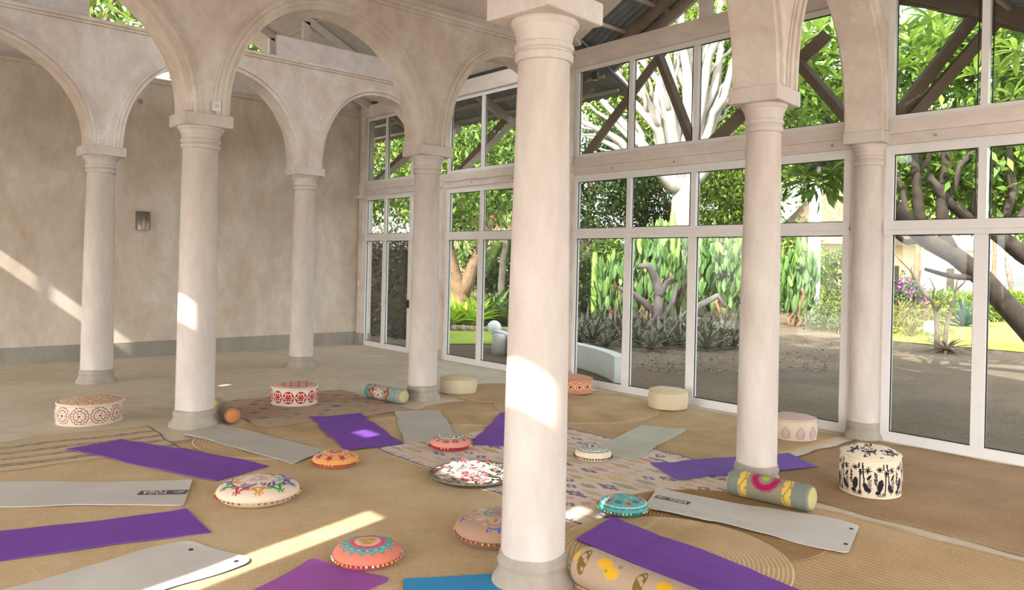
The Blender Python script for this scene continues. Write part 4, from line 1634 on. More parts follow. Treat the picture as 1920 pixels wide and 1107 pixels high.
def k_kilim(X, Y, hx, hy):
    c = fill(X.shape, '#d0bda9')
    n = np.sin(X * 3.1 + 1) * np.sin(Y * 2.3)
    c *= (1 + 0.10 * n)[..., None]
    rr = random.Random(11)
    pal = ['#6a5b80', '#6a5b80', '#bf9a5e', '#bd8d76', '#c69a8c', '#9a947f', '#b3a692', '#75678a', '#c0aa70', '#b9a792', '#c4a890']
    # rows of stepped diamonds
    rowh = 0.125
    r0 = -hx + 0.16
    nrow = int((2 * hx - 0.3) / rowh)
    for j in range(nrow + 1):
        cx = r0 + j * rowh
        cy = -hy + rr.uniform(0, 0.2)
        while cy < hy:
            L = rr.uniform(0.05, 0.15)
            W = rr.uniform(0.03, 0.058)
            h = rr.choice(pal)
            st = 0.022
            dx = np.floor(np.abs(X - cx) / st) * st
            m = (np.abs(Y - cy) < L * (1 - dx / W)) & (dx < W)
            put(c, m, h)
            if h in ('#6a5b80', '#75678a'):
                put(c, (np.abs(Y - cy) < 0.022) & (np.abs(X - cx) < 0.018), '#cbb8a8')
            cy += L * 2 + rr.uniform(0.02, 0.22)
    # faint field lines
    put(c, (np.abs((X + hx) % 0.37 - 0.18) < 0.004), '#a8937e')
    # zigzag violet borders on the two long ends
    d = hx - np.abs(X)
    zig = 0.15 * (((Y / 0.045) % 1) ** 2) * (0.55 + 0.45 * np.sin(Y * 37 + 2 * np.sin(Y * 11)))
    cr = d < 0.17
    put(c, cr, '#c9b7a4')
    put(c, d < zig * 0.9, '#574870')
    put(c, d < 0.022, '#554768')
    return c


rug_rect('faded kilim with violet zigzag borders and small stepped diamonds', 'kilim', MAT['cloth'], k_kilim, 0.011, wav=0.0015, edge=0.012)
rug_round('round braided rug under the corner of the long grey mat', 'round_a')
rug_round('round braided rug beside the cream pouf and column', 'round_c')
rug_round('round braided rug under the grey mat nearest the column', 'round_b')
rug_round('large round braided rug by the glazed doors', 'round_d')
rug_round('darker round rug showing its rim beside the lettered mat', 'round_f', mat=jute_mat('jute_round_dark', '#9a7b55', '#a88860', '#b3956d', 'ring', 0.03, 1.0, 0.35))
rug_round('pale round braided rug between the lettered mat and the purple mat', 'round_e')


# ------------------------------------------------------------------ yoga mats
def mat_surface(name, c, rough=0.75):
    t = NT(name)
    v = t.coord()
    n1 = t.noise(v, 2.2, 4, 0.6)
    n2 = t.noise(v, 160, 2, 0.6)
    cl = lin(c)
    a = t.ramp(n1, [(0.3, tuple(x * 0.92 for x in cl)), (0.7, tuple(x * 1.06 for x in cl))])
    b = t.ramp(n2, [(0.3, (0.9, 0.9, 0.9)), (0.7, (1, 1, 1))])
    t.bump(n2, 0.25, 0.002)
    return t.fin(t.mix(0.8, a, b, 'MULTIPLY'), rough, 0, 0.3)


MATC = {'purple': mat_surface('mat_purple', '#7243a0'), 'grey': mat_surface('mat_grey', '#c0bdb6', 0.7), 'grey2': mat_surface('mat_grey_cool', '#b2afa6', 0.7),
        'magenta': mat_surface('mat_magenta', '#94519c'), 'blue': mat_surface('mat_blue', '#3389bd'), 'green': mat_surface('mat_sage', '#b6b8a8', 0.85),
        'purple2': mat_surface('mat_violet', '#6c4ca2'), 'dark': plain('mat_dark_edge', '#2a2a30', 0.8, bump=0), 'print': plain('mat_print', '#4f4d4a', 0.7, bump=0),
        'letter': plain('mat_letter', '#d5d2cb', 0.7, bump=0)}


def yoga_mat(label, q, col, rad=0.03, z=0.020, th=0.006, seed=0, length=None, eyelets=None, text=None, wave=1.0, edge=None):
    """q: pixel corners [end A left, end A right, end B right, end B left] read off the photograph"""
    p = [np.array(fl(*c, float(rug_height(*fl(*c))) + th + 0.004)) for c in q]
    z = 0.0
    if length:       # end B lies outside the frame: keep direction, set the length
        da = (p[3] - p[0]) / np.linalg.norm(p[3] - p[0])
        db = (p[2] - p[1]) / np.linalg.norm(p[2] - p[1])
        d = (da + db) / np.linalg.norm(da + db)
        p[3] = p[0] + d * length
        p[2] = p[1] + d * length
    o0 = (p[0] + p[1]) / 2
    ax = (p[3] + p[2] - p[0] - p[1]) / 2
    L = np.linalg.norm(ax)
    ang = math.atan2(ax[1], ax[0])
    ca, sa = math.cos(-ang), math.sin(-ang)
    loc = [np.array([(c - o0)[0] * ca - (c - o0)[1] * sa, (c - o0)[0] * sa + (c - o0)[1] * ca]) for c in p]
    e = empty('yoga_mat', (float(o0[0]), float(o0[1]), z), ang)
    tag(e, label, 'yoga mat', 'yoga mats laid out on the rugs')
    W = (np.linalg.norm(p[1] - p[0]) + np.linalg.norm(p[2] - p[3])) / 2
    us = np.concatenate([rad / L * (1 - np.cos(np.linspace(0, np.pi / 2, 7)[:-1])), np.linspace(rad / L, 1 - rad / L, 60), 1 - rad / L * (1 - np.cos(np.linspace(np.pi / 2, 0, 7)[1:]))])
    nv = 18
    vs = np.linspace(-1, 1, nv + 1)
    U, Vv = np.meshgrid(us, vs, indexing='ij')
    d = np.minimum(us, 1 - us) * L
    ins = np.where(d < rad, rad - np.sqrt(np.clip(rad ** 2 - (rad - d) ** 2, 0, None)), 0)
    hv = 1 - ins / (W / 2)
    S = (Vv * hv[:, None] + 1) / 2
    rng = random.Random(seed + int(q[0][0]))
    f1, f2, ph = rng.uniform(4, 7), rng.uniform(9, 13), rng.uniform(0, 6)
    P = (loc[0][None, None] * ((1 - U) * (1 - S))[..., None] + loc[1][None, None] * ((1 - U) * S)[..., None]
         + loc[2][None, None] * (U * S)[..., None] + loc[3][None, None] * (U * (1 - S))[..., None])
    P = P.copy()
    P[..., 1] += wave * (0.010 * np.sin(U * f1 * 1.7 + ph) + 0.005 * np.sin(U * f2 * 2 + ph * 2)) * np.sign(Vv) * np.abs(Vv) ** 3
    Z = th + wave * 0.004 * (1 + np.sin(U * L * f1 + ph + 1.5 * Vv)) * (0.4 + 0.6 * np.abs(Vv))
    Z += 0.012 * wave * np.exp(-((U - 0.0) * L / 0.06) ** 2) * (Vv > 0.5) * (Vv - 0.5)
    wx = o0[0] + P[..., 0] * math.cos(ang) - P[..., 1] * math.sin(ang)
    wy = o0[1] + P[..., 0] * math.sin(ang) + P[..., 1] * math.cos(ang)
    under = rug_height(wx, wy) + 0.0015
    top = np.concatenate([P, (Z + under)[..., None]], -1).reshape(-1, 3)
    bot = top.copy()
    bot[:, 2] = np.maximum(bot[:, 2] - th, under.ravel())
    n0, n1 = U.shape
    i = np.arange(n0 - 1)[:, None]
    j = np.arange(n1 - 1)
    F = np.stack([i * n1 + j, (i + 1) * n1 + j, (i + 1) * n1 + j + 1, i * n1 + j + 1], -1).reshape(-1, 4)
    nb = len(top)
    loop = np.concatenate([np.arange(n1 - 1), np.arange(n0 - 1) * n1 + n1 - 1, (n0 - 1) * n1 + n1 - 1 - np.arange(n1 - 1), (n0 - 1 - np.arange(n0 - 1)) * n1])
    k = np.arange(len(loop))
    Fs = np.stack([loop, loop[(k + 1) % len(loop)], nb + loop[(k + 1) % len(loop)], nb + loop], -1)
    Fb = F[:, ::-1] + nb
    link('sheet', np_mesh('sheet', np.concatenate([top, bot]), np.concatenate([F, Fb]), True), MATC[col], e)
    link('edge', np_mesh('edge', np.concatenate([top, bot]), Fs, False), MATC[edge or col], e)

    def zat(x, y):
        k_ = np.argmin(np.hypot(top[:, 0] - x, top[:, 1] - y))
        return float(top[k_, 2]) + 0.0005

    for (ex, ey) in (eyelets or []):
        w_ = np.array(fl(ex, ey, 0.03)) - o0
        lx, ly = w_[0] * ca - w_[1] * sa, w_[0] * sa + w_[1] * ca
        MB().lathe([(0.015, 0), (0.015, 0.003), (0.006, 0.004), (0.0005, 0.003)], 14, lx, ly).build('eyelet', MATC['dark'], e, loc=(0, 0, zat(lx, ly)))
    if text:
        (tx0, ty0), (tx1, ty1), hgt = text      # baseline start and end pixels of the printed band, height in metres
        a = np.array(fl(tx0, ty0, 0.03)) - o0
        b = np.array(fl(tx1, ty1, 0.03)) - o0
        A = np.array([a[0] * ca - a[1] * sa, a[0] * sa + a[1] * ca])
        B = np.array([b[0] * ca - b[1] * sa, b[0] * sa + b[1] * ca])
        Ln = np.linalg.norm(B - A)
        an = math.atan2(B[1] - A[1], B[0] - A[0])
        band = MB().box(0, Ln, -0.004, hgt, 0, 0.0012).build('printed_band', MATC['print'], e, loc=(float(A[0]), float(A[1]), max(zat(*(A + (B - A) * t_)) for t_ in (0, 0.25, 0.5, 0.75, 1))), rot=(0, 0, an))
        cu = bpy.data.curves.new('lettering', 'FONT')
        cu.body = 'YOGA'
        cu.size = hgt * 1.05
        cu.space_character = 1.25
        cu.offset = 0.002
        tmp = bpy.data.objects.new('lettering_tmp', cu)
        COL.objects.link(tmp)
        dg = bpy.context.evaluated_depsgraph_get()
        me = bpy.data.meshes.new_from_object(tmp.evaluated_get(dg))
        bpy.data.objects.remove(tmp)
        xs = [v.co.x for v in me.vertices]
        wd = max(xs) - min(xs)
        sx = Ln * 0.52 / wd
        for v in me.vertices:
            v.co.x = (v.co.x - min(xs)) * sx + Ln * 0.40
            v.co.y = v.co.y + hgt * 0.13
            v.co.z = 0.0018
        me.materials.clear()
        link('lettering', me, MATC['letter'], band)
        lg = MB()     # small mark in front of the word
        for kx in range(3):
            lg.bar((Ln * (0.07 + kx * 0.045), hgt * 0.25, 0.0016), (Ln * (0.10 + kx * 0.045), hgt * 0.72, 0.0016), 0.006, 0.0006)
        lg.bar((Ln * 0.20, hgt * 0.5, 0.0016), (Ln * 0.30, hgt * 0.45, 0.0016), 0.007, 0.0006)
        lg.build('small_mark', MATC['letter'], band)
    return e


TH1 = math.dist(fl(1226, 934), fl(1232, 930))
TH2 = math.dist(fl(264, 920), fl(260, 927))
yoga_mat('purple mat lying across the striped rug', [(122, 843), (228, 824), (505, 873), (405, 902)], 'purple', 0.012, z=0.022, seed=1)
yoga_mat('pale grey mat printed YOGA beside the purple mats', [(345, 946), (360, 902), (0, 903), (0, 951)], 'grey', 0.03, length=1.85, text=((352, 906.5), (262, 910), -0.075) if False else None, seed=2, z=0.016)
yoga_mat('purple mat between the lettered mat and the round-cornered grey mat', [(396, 998), (350, 956), (0, 993), (0, 1055)], 'purple', 0.012, length=1.85, seed=3, z=0.016)
yoga_mat('pale grey mat with round corners and two eyelets crossed by sun', [(483, 1051), (345, 1012), (40, 1107), (285, 1107)], 'grey', 0.11, length=1.75, eyelets=[(358, 1027), (443, 1050)], seed=4, z=0.016, edge='dark')
yoga_mat('magenta mat beside the coral cushion', [(731, 1083), (588, 1052), (470, 1107), (690, 1107)], 'magenta', 0.05, length=1.75, seed=5, z=0.016, wave=1.5)
yoga_mat('blue mat with a dark edge at the tall column foot', [(925, 1076), (755, 1085), (760, 1107), (940, 1107)], 'blue', 0.02, length=1.75, seed=6, z=0.016, wave=0.3, edge='dark', th=0.012)
yoga_mat('long grey mat starting at the column with the orange-ended bolster', [(345, 815), (392, 791), (612, 845), (548, 869)], 'grey2', 0.02, z=0.026, seed=7)
yoga_mat('purple mat with a sun spot in front of the ikat rug', [(580, 783), (676, 776), (757, 832), (646, 844)], 'purple', 0.012, z=0.022, seed=8)
yoga_mat('grey mat leading from a column foot to the red cushion', [(740, 772), (825, 770), (858, 822), (758, 831)], 'grey2', 0.012, z=0.026, seed=9)
yoga_mat('purple mat partly hidden by the tall column', [(937, 775), (1020, 770), (985, 838), (883, 833)], 'purple', 0.012, z=0.038, seed=10)
yoga_mat('thin sage-grey mat on the kilim edge towards the doors', [(1205, 797), (1286, 806), (1188, 862), (1100, 846)], 'green', 0.012, z=0.026, seed=11)
yoga_mat('violet mat passing behind the magenta-ring bolster column', [(1220, 868), (1270, 900), (1534, 876), (1478, 850)], 'purple2', 0.012, z=0.024, seed=12)
yoga_mat('pale grey mat printed YOGA with two eyelets by the grey bolster', [(1207, 951), (1232, 917), (1612, 985), (1590, 1038)], 'grey', 0.05, z=0.046, eyelets=[(1596, 994), (1586, 1023)], text=((1226, 934), (1290, 947.5), TH1), seed=13)
yoga_mat('long purple mat beside the tan leaf bolster', [(1080, 1011), (1150, 970), (1520, 1107), (1290, 1107)], 'purple', 0.02, length=1.9, z=0.046, seed=14)

# the upside-down print of the left lettered mat
e = [o for o in bpy.data.objects if o.name.startswith('yoga_mat') and 'beside the purple mats' in str(o.get('label', ''))][0]


def add_print(e, p0, p1, hgt, z):
    iv = e.matrix_basis.inverted()
    a = iv @ Vector((*fl(*p0, z), 0))
    b = iv @ Vector((*fl(*p1, z), 0))
    sh = [c for c in e.children if c.name.startswith('sheet')][0].data
    zz = max(min(sh.vertices, key=lambda v: (v.co.x - q.x) ** 2 + (v.co.y - q.y) ** 2 - (0.01 if v.co.z > 0.012 else 0) * 0).co.z for q in (a, a.lerp(b, 0.5), b))
    zt_ = max([v.co.z for v in sh.vertices if min((v.co.x - q.x) ** 2 + (v.co.y - q.y) ** 2 for q in (a, a.lerp(b, 0.5), b)) < 0.006] + [zz])
    Ln = (b - a).length
    an = math.atan2(b.y - a.y, b.x - a.x)
    band = MB().box(0, Ln, 0, hgt, 0, 0.0012).build('printed_band', MATC['print'], e, loc=(a.x, a.y, zt_ + 0.0005), rot=(0, 0, an))
    src = [o for o in bpy.data.objects if o.name.startswith('lettering') and o.type == 'MESH'][0]
    me = src.data.copy()
    s0 = src.parent
    w0 = max(v.co.x for v in s0.data.vertices)
    h0 = max(v.co.y for v in s0.data.vertices)
    for v in me.vertices:
        v.co.x *= Ln / w0
        v.co.y *= hgt / h0
    link('lettering', me, None, band)
    me2 = [o for o in bpy.data.objects if o.name.startswith('small_mark')][0].data.copy()
    for v in me2.vertices:
        v.co.x *= Ln / w0
        v.co.y *= hgt / h0
    link('small_mark', me2, None, band)


add_print(e, (354, 918), (264, 920), TH2, 0.024)

# ------------------------------------------------------------------ flower tray
tx, ty, tr_, ta = place(887, 918, 172, 1.0, 0.02, 0.90)
TZ = rest_z(tx, ty, tr_ * 0.84)
tx, ty, tr_, ta = place(887, 918, 172, 1.0, TZ, 0.90)
tray = empty('flower_tray', (tx, ty, TZ), ta)
tag(tray, 'wide shallow hammered metal tray heaped with flowers', 'tray')
tm = plain('tray_metal', '#8d867a', 0.35, metal=0.8, var=0.2, scale=20, bump=0.5, bscale=90)
MB().lathe([(0.0005, 0.0), (tr_ * 0.84, 0.0), (tr_ * 0.97, 0.040), (tr_ * 0.965, 0.046), (tr_ * 0.83, 0.008), (0.0005, 0.008)], 64).build('dish', tm, tray, True)
rim = MB()
rim.tube([(tr_ * 0.975 * math.cos(a), tr_ * 0.975 * math.sin(a), 0.044) for a in np.linspace(0, 2 * math.pi, 65)], 0.008, 6, False)
rim.build('rim', tm, tray, True)


def flower_mesh(name, n, R, w_, mat, eye, cup=0.35, eye_r=0.2):
    m = MB()
    for k in range(n):
        a = 2 * math.pi * k / n
        ca, sa = math.cos(a), math.sin(a)
        pts = [(0.06, 0, 0), (0.45, -w_, cup * 0.25), (0.8, -w_ * 0.9, cup * 0.5), (1.0, 0, cup * 0.55), (0.8, w_ * 0.9, cup * 0.5), (0.45, w_, cup * 0.25)]
        b = len(m.v)
        for (x, y, z) in pts:
            m.v.append((R * (x * ca - y * sa), R * (x * sa + y * ca), R * z))
        m.f.append(tuple(range(b, b + 6)))
    me = m.mesh(name)
    me.materials.append(mat)
    me.materials.append(eye)
    nb = len(me.polygons)
    m2 = MB()
    m2.v, m2.f = list(m.v), list(m.f)
    m2.lathe([(R * eye_r, R * 0.03), (R * eye_r * 0.7, R * 0.14), (0.0005, R * 0.18)], 6)
    me2 = m2.mesh(name)
    me2.materials.append(mat)
    me2.materials.append(eye)
    for i, p in enumerate(me2.polygons):
        if i >= nb: p.material_index = 1
    bpy.data.meshes.remove(me)
    return me2


MW = plain('petal_white', '#e6e2da', 0.6, var=0.05, bump=0)
MR = plain('petal_red', '#9c3444', 0.6, var=0.2, bump=0)
MPk = plain('petal_pink', '#c25a74', 0.6, var=0.2, bump=0)
MY = plain('flower_eye', '#d0b43c', 0.6, bump=0)
ML = plain('leaf_green', '#6a8a2c', 0.6, bump=0)
fw = flower_mesh('white_flower', 5, 0.034, 0.36, MW, MY)
fr_ = flower_mesh('red_flower', 5, 0.038, 0.40, MR, MY, 0.6)
fp = flower_mesh('pink_flower', 5, 0.032, 0.40, MPk, MY, 0.5)
rg = random.Random(21)
lab_w = 'small white flower with yellow eye heaped in the metal tray'
# four loose layers, each flower on its own spot so that petals touch without running through each other
cells = []
for lay, (lim, zl) in enumerate(((0.76, 0.012), (0.84, 0.037), (0.70, 0.061), (0.46, 0.084))):
    got, tries = [], 0
    while tries < 6000:
        tries += 1
        q = tr_ * lim * math.sqrt(rg.random())
        a = rg.uniform(0, 6.28)
        p = (q * math.cos(a), q * math.sin(a))
        if all(math.hypot(p[0] - g[0], p[1] - g[1]) > 0.058 for g in got):
            got.append(p)
    cells += [(p, zl, lay) for p in got]
rg.shuffle(cells)
cells.sort(key=lambda c: -c[2])
for (p, zl, lay) in cells[:235]:
    o = link('white_flower', fw, None, None, (tx + p[0], ty + p[1], TZ + zl + rg.uniform(0, 0.004)), (rg.uniform(-0.3, 0.3), rg.uniform(-0.3, 0.3), rg.uniform(0, 6)))
    s = rg.uniform(0.92, 1.08)
    o.scale = (s, s, s)
    tag(o, lab_w, 'flower', 'white flowers in the tray')


def heap_top(x, y):
    d = math.hypot(x - tx, y - ty) / tr_
    return TZ + (0.108 if d < 0.46 else 0.085 if d < 0.70 else 0.062)


reds = [(818, 880), (833, 878), (826, 888), (841, 899), (872, 889), (880, 893), (890, 884), (893, 893), (902, 896), (908, 889), (915, 872), (930, 881), (860, 908), (893, 910), (927, 907), (868, 871), (898, 873)]
for i, (px, py) in enumerate(reds):
    x, y = fl(px, py, 0.10)
    dq = math.hypot(x - tx, y - ty)
    if dq > tr_ * 0.84:
        x = tx + (x - tx) * tr_ * 0.84 / dq
        y = ty + (y - ty) * tr_ * 0.84 / dq
    big = i % 3 != 2
    o = link('red_flower' if big else 'pink_flower', fr_ if big else fp, None, None, (x, y, heap_top(x, y)), (rg.uniform(-0.25, 0.25), rg.uniform(-0.25, 0.25), rg.uniform(0, 6)))
    tag(o, 'red flower lying on the white flowers in the tray' if big else 'pink flower lying on the white flowers in the tray', 'flower', 'red and pink flowers in the tray')
lfm = MB()
lfm.v = [(0, 0, 0), (0.03, -0.014, 0.004), (0.065, 0, 0), (0.03, 0.014, 0.004)]
lfm.f = [(0, 1, 2, 3)]
lme = lfm.mesh('green_leaf')
lme.materials.append(ML)
for (px, py) in ((918, 882), (924, 880), (908, 870), (933, 874), (812, 893), (846, 878)):
    x, y = fl(px, py, 0.09)
    dq = math.hypot(x - tx, y - ty)
    if dq > tr_ * 0.85: x, y = tx + (x - tx) * tr_ * 0.85 / dq, ty + (y - ty) * tr_ * 0.85 / dq
    o = link('green_leaf', lme, None, None, (x, y, heap_top(x, y) + 0.012), (rg.uniform(-0.4, 0.4), rg.uniform(-0.4, 0.4), rg.uniform(0, 6)))
    tag(o, 'single green leaf among the tray flowers', 'leaf', 'green leaves in the tray')

# ------------------------------------------------------------------ the garden
GZ = -0.03


def at(x, y, D):
    p = CAM + ray(x, y) * D
    return np.array([float(p[0]), float(p[1]), float(p[2])])


def gp(x, y):
    """ground point"""
    a = fl(x, y, GZ)
    return np.array([a[0], a[1], GZ])


def gq(x, y):
    """ground point; y below 200 is read as a distance in metres instead of a pixel row"""
    if y >= 200: return gp(x, y)
    p = at(x, 500, y)
    return np.array([p[0], p[1], GZ])


def depth_of(p):
    return float(np.dot(np.asarray(p) - CAM, _f))


def leaf_mat(name, trans=0.30, rough=0.5):
    t = NT(name)
    a = t.n('ShaderNodeAttribute', attribute_name='Col')
    t.l(a.outputs['Color'], t.b.inputs['Base Color'])
    t.b.inputs['Roughness'].default_value = rough
    t.b.inputs['Specular IOR Level'].default_value = 0.35
    tr = t.n('ShaderNodeBsdfTranslucent')
    t.l(a.outputs['Color'], tr.inputs[0])
    mx = t.n('ShaderNodeMixShader')
    mx.inputs[0].default_value = trans
    t.l(t.b.outputs[0], mx.inputs[1])
    t.l(tr.outputs[0], mx.inputs[2])
    t.l(mx.outputs[0], t.out.inputs[0])
    return t.m


MAT['leaf'] = leaf_mat('foliage')


def solid_leaf(name, c, trans=0.3, rough=0.45):
    t = NT(name)
    v = t.coord()
    cl = lin(c)
    base = t.ramp(t.noise(v, 9, 3), [(0.3, tuple(x * 0.75 for x in cl)), (0.7, tuple(min(1, x * 1.2) for x in cl))])
    t.l(base, t.b.inputs['Base Color'])
    t.b.inputs['Roughness'].default_value = rough
    tr = t.n('ShaderNodeBsdfTranslucent')
    t.l(base, tr.inputs[0])
    mx = t.n('ShaderNodeMixShader')
    mx.inputs[0].default_value = trans
    t.l(t.b.outputs[0], mx.inputs[1])
    t.l(tr.outputs[0], mx.inputs[2])
    t.l(mx.outputs[0], t.out.inputs[0])
    return t.m


MAT['bark_white'] = plain('bark_pale', '#8f8880', 0.8, var=0.15, scale=3, bump=0.4, bscale=20)
MAT['bark_grey'] = plain('bark_grey', '#8d8275', 0.85, var=0.3, scale=5, bump=0.6, bscale=25)
MAT['bark_brown'] = plain('bark_brown', '#7a6048', 0.85, var=0.3, scale=5, bump=0.6, bscale=25)
MAT['wall_white'] = plain('white_render', '#d4d4d2', 0.8, var=0.05, bump=0.2, bscale=30)


def palette(n, cols, rng, var=0.18):
    cs = np.array([lin(c) for c in cols])
    c = cs[rng.integers(0, len(cs), n)]
    return np.clip(c * (1 + var * rng.standard_normal((n, 1))), 0.005, 1)


def leaves_mesh(name, B, D, N, L, W, cols, curl=0.12, droop=0.1):
    n = len(B)
    D = D / (np.linalg.norm(D, axis=1, keepdims=True) + 1e-9)
    S = np.cross(D, N)
    S /= (np.linalg.norm(S, axis=1, keepdims=True) + 1e-9)
    N = np.cross(S, D)
    L = np.broadcast_to(L, (n,))[:, None]
    W = np.broadcast_to(W, (n,))[:, None]
    mid = B + D * L * 0.52
    V = np.stack([B, mid + S * W / 2 + N * W * curl, B + D * L - N * L * droop, mid - S * W / 2 + N * W * curl], 1).reshape(-1, 3)
    F = np.arange(n * 4).reshape(n, 4)
    return np_mesh(name, V, F, False, cols)


def unit(rng, n):
    v = rng.standard_normal((n, 3))
    return v / np.linalg.norm(v, axis=1, keepdims=True)


def crown_points(rng, c, rad, clumps, per, spread, hollow=0.55):
    u = unit(rng, clumps)
    q = (hollow + (1 - hollow) * rng.random(clumps)) ** 0.8
    cc = np.asarray(c) + u * q[:, None] * np.asarray(rad)
    P = np.repeat(cc, per, 0)
    d = unit(rng, len(P))
    P = P + d * spread * rng.random((len(P), 1)) ** 0.5
    return P, d


def foliage(name, c, rad, clumps, per, L, W, cols, parent, rng, spread=0.6, down=0.3, trans_mat=None):
    P, d = crown_points(rng, c, rad, clumps, per, spread)
    D = d + np.array([0, 0, -down]) + 0.35 * rng.standard_normal(d.shape)
    N = np.array([0, 0, 1.0]) + 0.6 * rng.standard_normal(d.shape)
    n = len(P)
    Ls = L * (0.7 + 0.6 * rng.random(n))
    me = leaves_mesh(name, P - np.array(parent.location), D, N, Ls, W * (0.7 + 0.6 * rng.random(n)), palette(n, cols, rng))
    o = link(name, me, trans_mat or MAT['leaf'], parent)
    o['kind'] = 'stuff'
    return o


def limb(rng, p, q, r0, r1, n=7, jit=0.08):
    p, q = np.asarray(p, float), np.asarray(q, float)
    pts, rad = [], []
    Lg = np.linalg.norm(q - p)
    for k in range(n):
        t = k / (n - 1)
        j = rng.standard_normal(3) * jit * Lg * (1 if 0 < k < n - 1 else 0) * 0.5
        pts.append(p + (q - p) * t + j)
        rad.append(r0 + (r1 - r0) * t)
    return pts, rad


GREENS = ['#587428', '#6b8634', '#4a6624', '#7d9242', '#3c5420', '#324620']
DARKS = ['#344a22', '#405a26', '#2b4120', '#4c642c', '#223418']
LIMES = ['#7f9a34', '#96ad44', '#6d8a30', '#a9b658', '#5a762a', '#465f24']

gidx = [0]


def tree(label, base, h, rad, cols, clumps=110, per=45, L=0.35, W=0.16, bark='bark_brown', tr=0.16, group='leafy garden trees', cz=None, spread=0.7, down=0.3):
    gidx[0] += 1
    rng = np.random.default_rng(100 + gidx[0])
    e = empty('garden_tree', (float(base[0]), float(base[1]), GZ))
    tag(e, label, 'tree', group)
    cz = cz if cz is not None else h - rad[2] * 0.75
    c = np.array([base[0], base[1], cz])
    m = MB()
    pts, rd = limb(rng, (0, 0, 0), (rng.uniform(-.3, .3), rng.uniform(-.3, .3), cz - 0.3 * rad[2]), tr, tr * 0.7, 6, 0.03)
    m.tube(pts, rd, 8)
    top = np.array(pts[-1])
    for k in range(6):
        a = k * 1.05 + rng.uniform(0, 1)
        q = np.array([math.cos(a) * rad[0] * 0.6, math.sin(a) * rad[1] * 0.6, cz + rad[2] * rng.uniform(0, 0.5)])
        p2, r2 = limb(rng, top, q, tr * 0.55, tr * 0.12, 6, 0.08)
        m.tube(p2, r2, 6)
    m.build('trunk', MAT[bark], e, True)
    foliage('foliage', c, rad, clumps, per, L, W, cols, e, rng, spread, down)
    return e


def P2(x, D):
    p = at(x, 500, D)
    return p[:2]


# background trees, far to near, label by what singles each out
BT = [
    (676, 30, 9.5, (2.6, 2.6, 3.8), LIMES, 'tall yellow-green tree seen through the corner bay'),
    (800, 37, 11.5, (3.1, 3.1, 4.4), GREENS, 'broad green tree behind the slim rear half column'),
    (900, 44, 13.0, (3.3, 3.3, 4.8), DARKS, 'shady dark tree behind the palm fronds'),
    (985, 58, 15.0, (3.0, 3.0, 5.0), GREENS, 'green tree standing behind the tall front column'),
    (1108, 38, 8.4, (2.5, 2.5, 3.0), DARKS, 'dark glossy tree left of the pale branched trunk'),
    (1188, 47, 18.0, (3.2, 3.2, 6.6), LIMES, 'lime green tree behind the left of the pale branches'),
    (1300, 54, 21.0, (4.2, 4.2, 7.6), LIMES, 'lime green tree straight behind the pale branched trunk'),
    (1390, 44, 17.0, (2.9, 2.9, 6.4), GREENS, 'green tree behind the right of the pale branches'),
    (1378, 37, 8.0, (2.3, 2.3, 2.6), LIMES, 'bright green tree beside the pale trunk above the cactus'),
    (1245, 41, 8.2, (2.2, 2.2, 3.0), DARKS, 'dark green rounded tree just above the cactus bed'),
    (1440, 72, 20.0, (4.2, 4.2, 6.4), GREENS, 'green tree behind the bluish pole'),
    (1553, 60, 16.0, (3.5, 3.5, 5.2), GREENS, 'tall tree beyond the thatched house'),
    (1722, 36, 10.5, (2.4, 2.4, 4.0), LIMES, 'sunlit tree beyond the lawn and white house'),
    (1860, 60, 15.0, (3.6, 3.6, 5.5), GREENS, 'spreading green tree beyond the far lawn'),
    (1935, 36, 10.5, (2.6, 2.6, 4.2), LIMES, 'pale green tree beyond the leaning trunk'),
]
for (x, D, h, rad, cols, lab) in BT:
    tree(lab, P2(x, D), h, rad, cols, clumps=150 if D < 42 else 240, per=64, L=0.24 if D < 42 else 0.34, W=0.12 if D < 42 else 0.18, spread=0.85, group='leafy garden trees')
# trees behind the back wall, glimpsed above it
tree('green tree glimpsed above the back wall', (-0.4, 17.8), 11.0, (1.8, 1.8, 3.2), LIMES, clumps=60, per=38, L=0.35, W=0.2)
tree('lime tree glimpsed through the gap over the rear arcade', (-4.6, 17.6), 10.5, (1.8, 1.8, 3.2), LIMES, clumps=60, per=38, L=0.3, W=0.17)
tree('tree glimpsed above the rear arcade at the far end', (-9.2, 17.5), 10.5, (2.0, 2.0, 3.2), GREENS, clumps=60, per=38, L=0.35, W=0.2)

# unseen tall tree added west of the hall to shade the planting beds
tree('unseen tall tree added west of the hall to shade the beds', (-16.0, 3.7), 21.0, (6.0, 5.5, 3.6), GREENS, clumps=170, per=40, L=0.55, W=0.30, cz=17.0, tr=0.30, spread=1.0)

# --- big pale tree with many upswept limbs
D0 = 31.0
b0 = at(1290, 600, D0)
bt = empty('pale_branched_tree', (b0[0], b0[1], GZ))
tag(bt, 'great pale-barked tree with a fan of bare upswept limbs', 'tree')
rng = np.random.default_rng(5)
org = np.array([b0[0], b0[1], GZ])
tm_ = MB()
fork = at(1287, 338, D0) - org
pts, rd = limb(rng, (0, 0, 0), fork, 0.62, 0.54, 7, 0.02)
tm_.tube(pts, rd, 12)
tm_.build('trunk', MAT['bark_white'], bt, True)
ends = [(1075, 215, -1.5), (1085, 150, 1.0), (1110, 80, -0.5), (1140, 20, 0.5), (1165, -40, 1.5), (1195, -60, -1), (1215, -20, 0.6), (1235, -80, -0.4), (1260, -90, 1.2),
        (1285, -90, -0.8), (1310, -90, 0.4), (1335, -70, 1.0), (1360, -50, -1.2), (1385, -20, 0.6), (1410, 20, -0.5), (1440, 60, 0.8), (1470, 110, -0.6), (1100, 255, 0.8)]
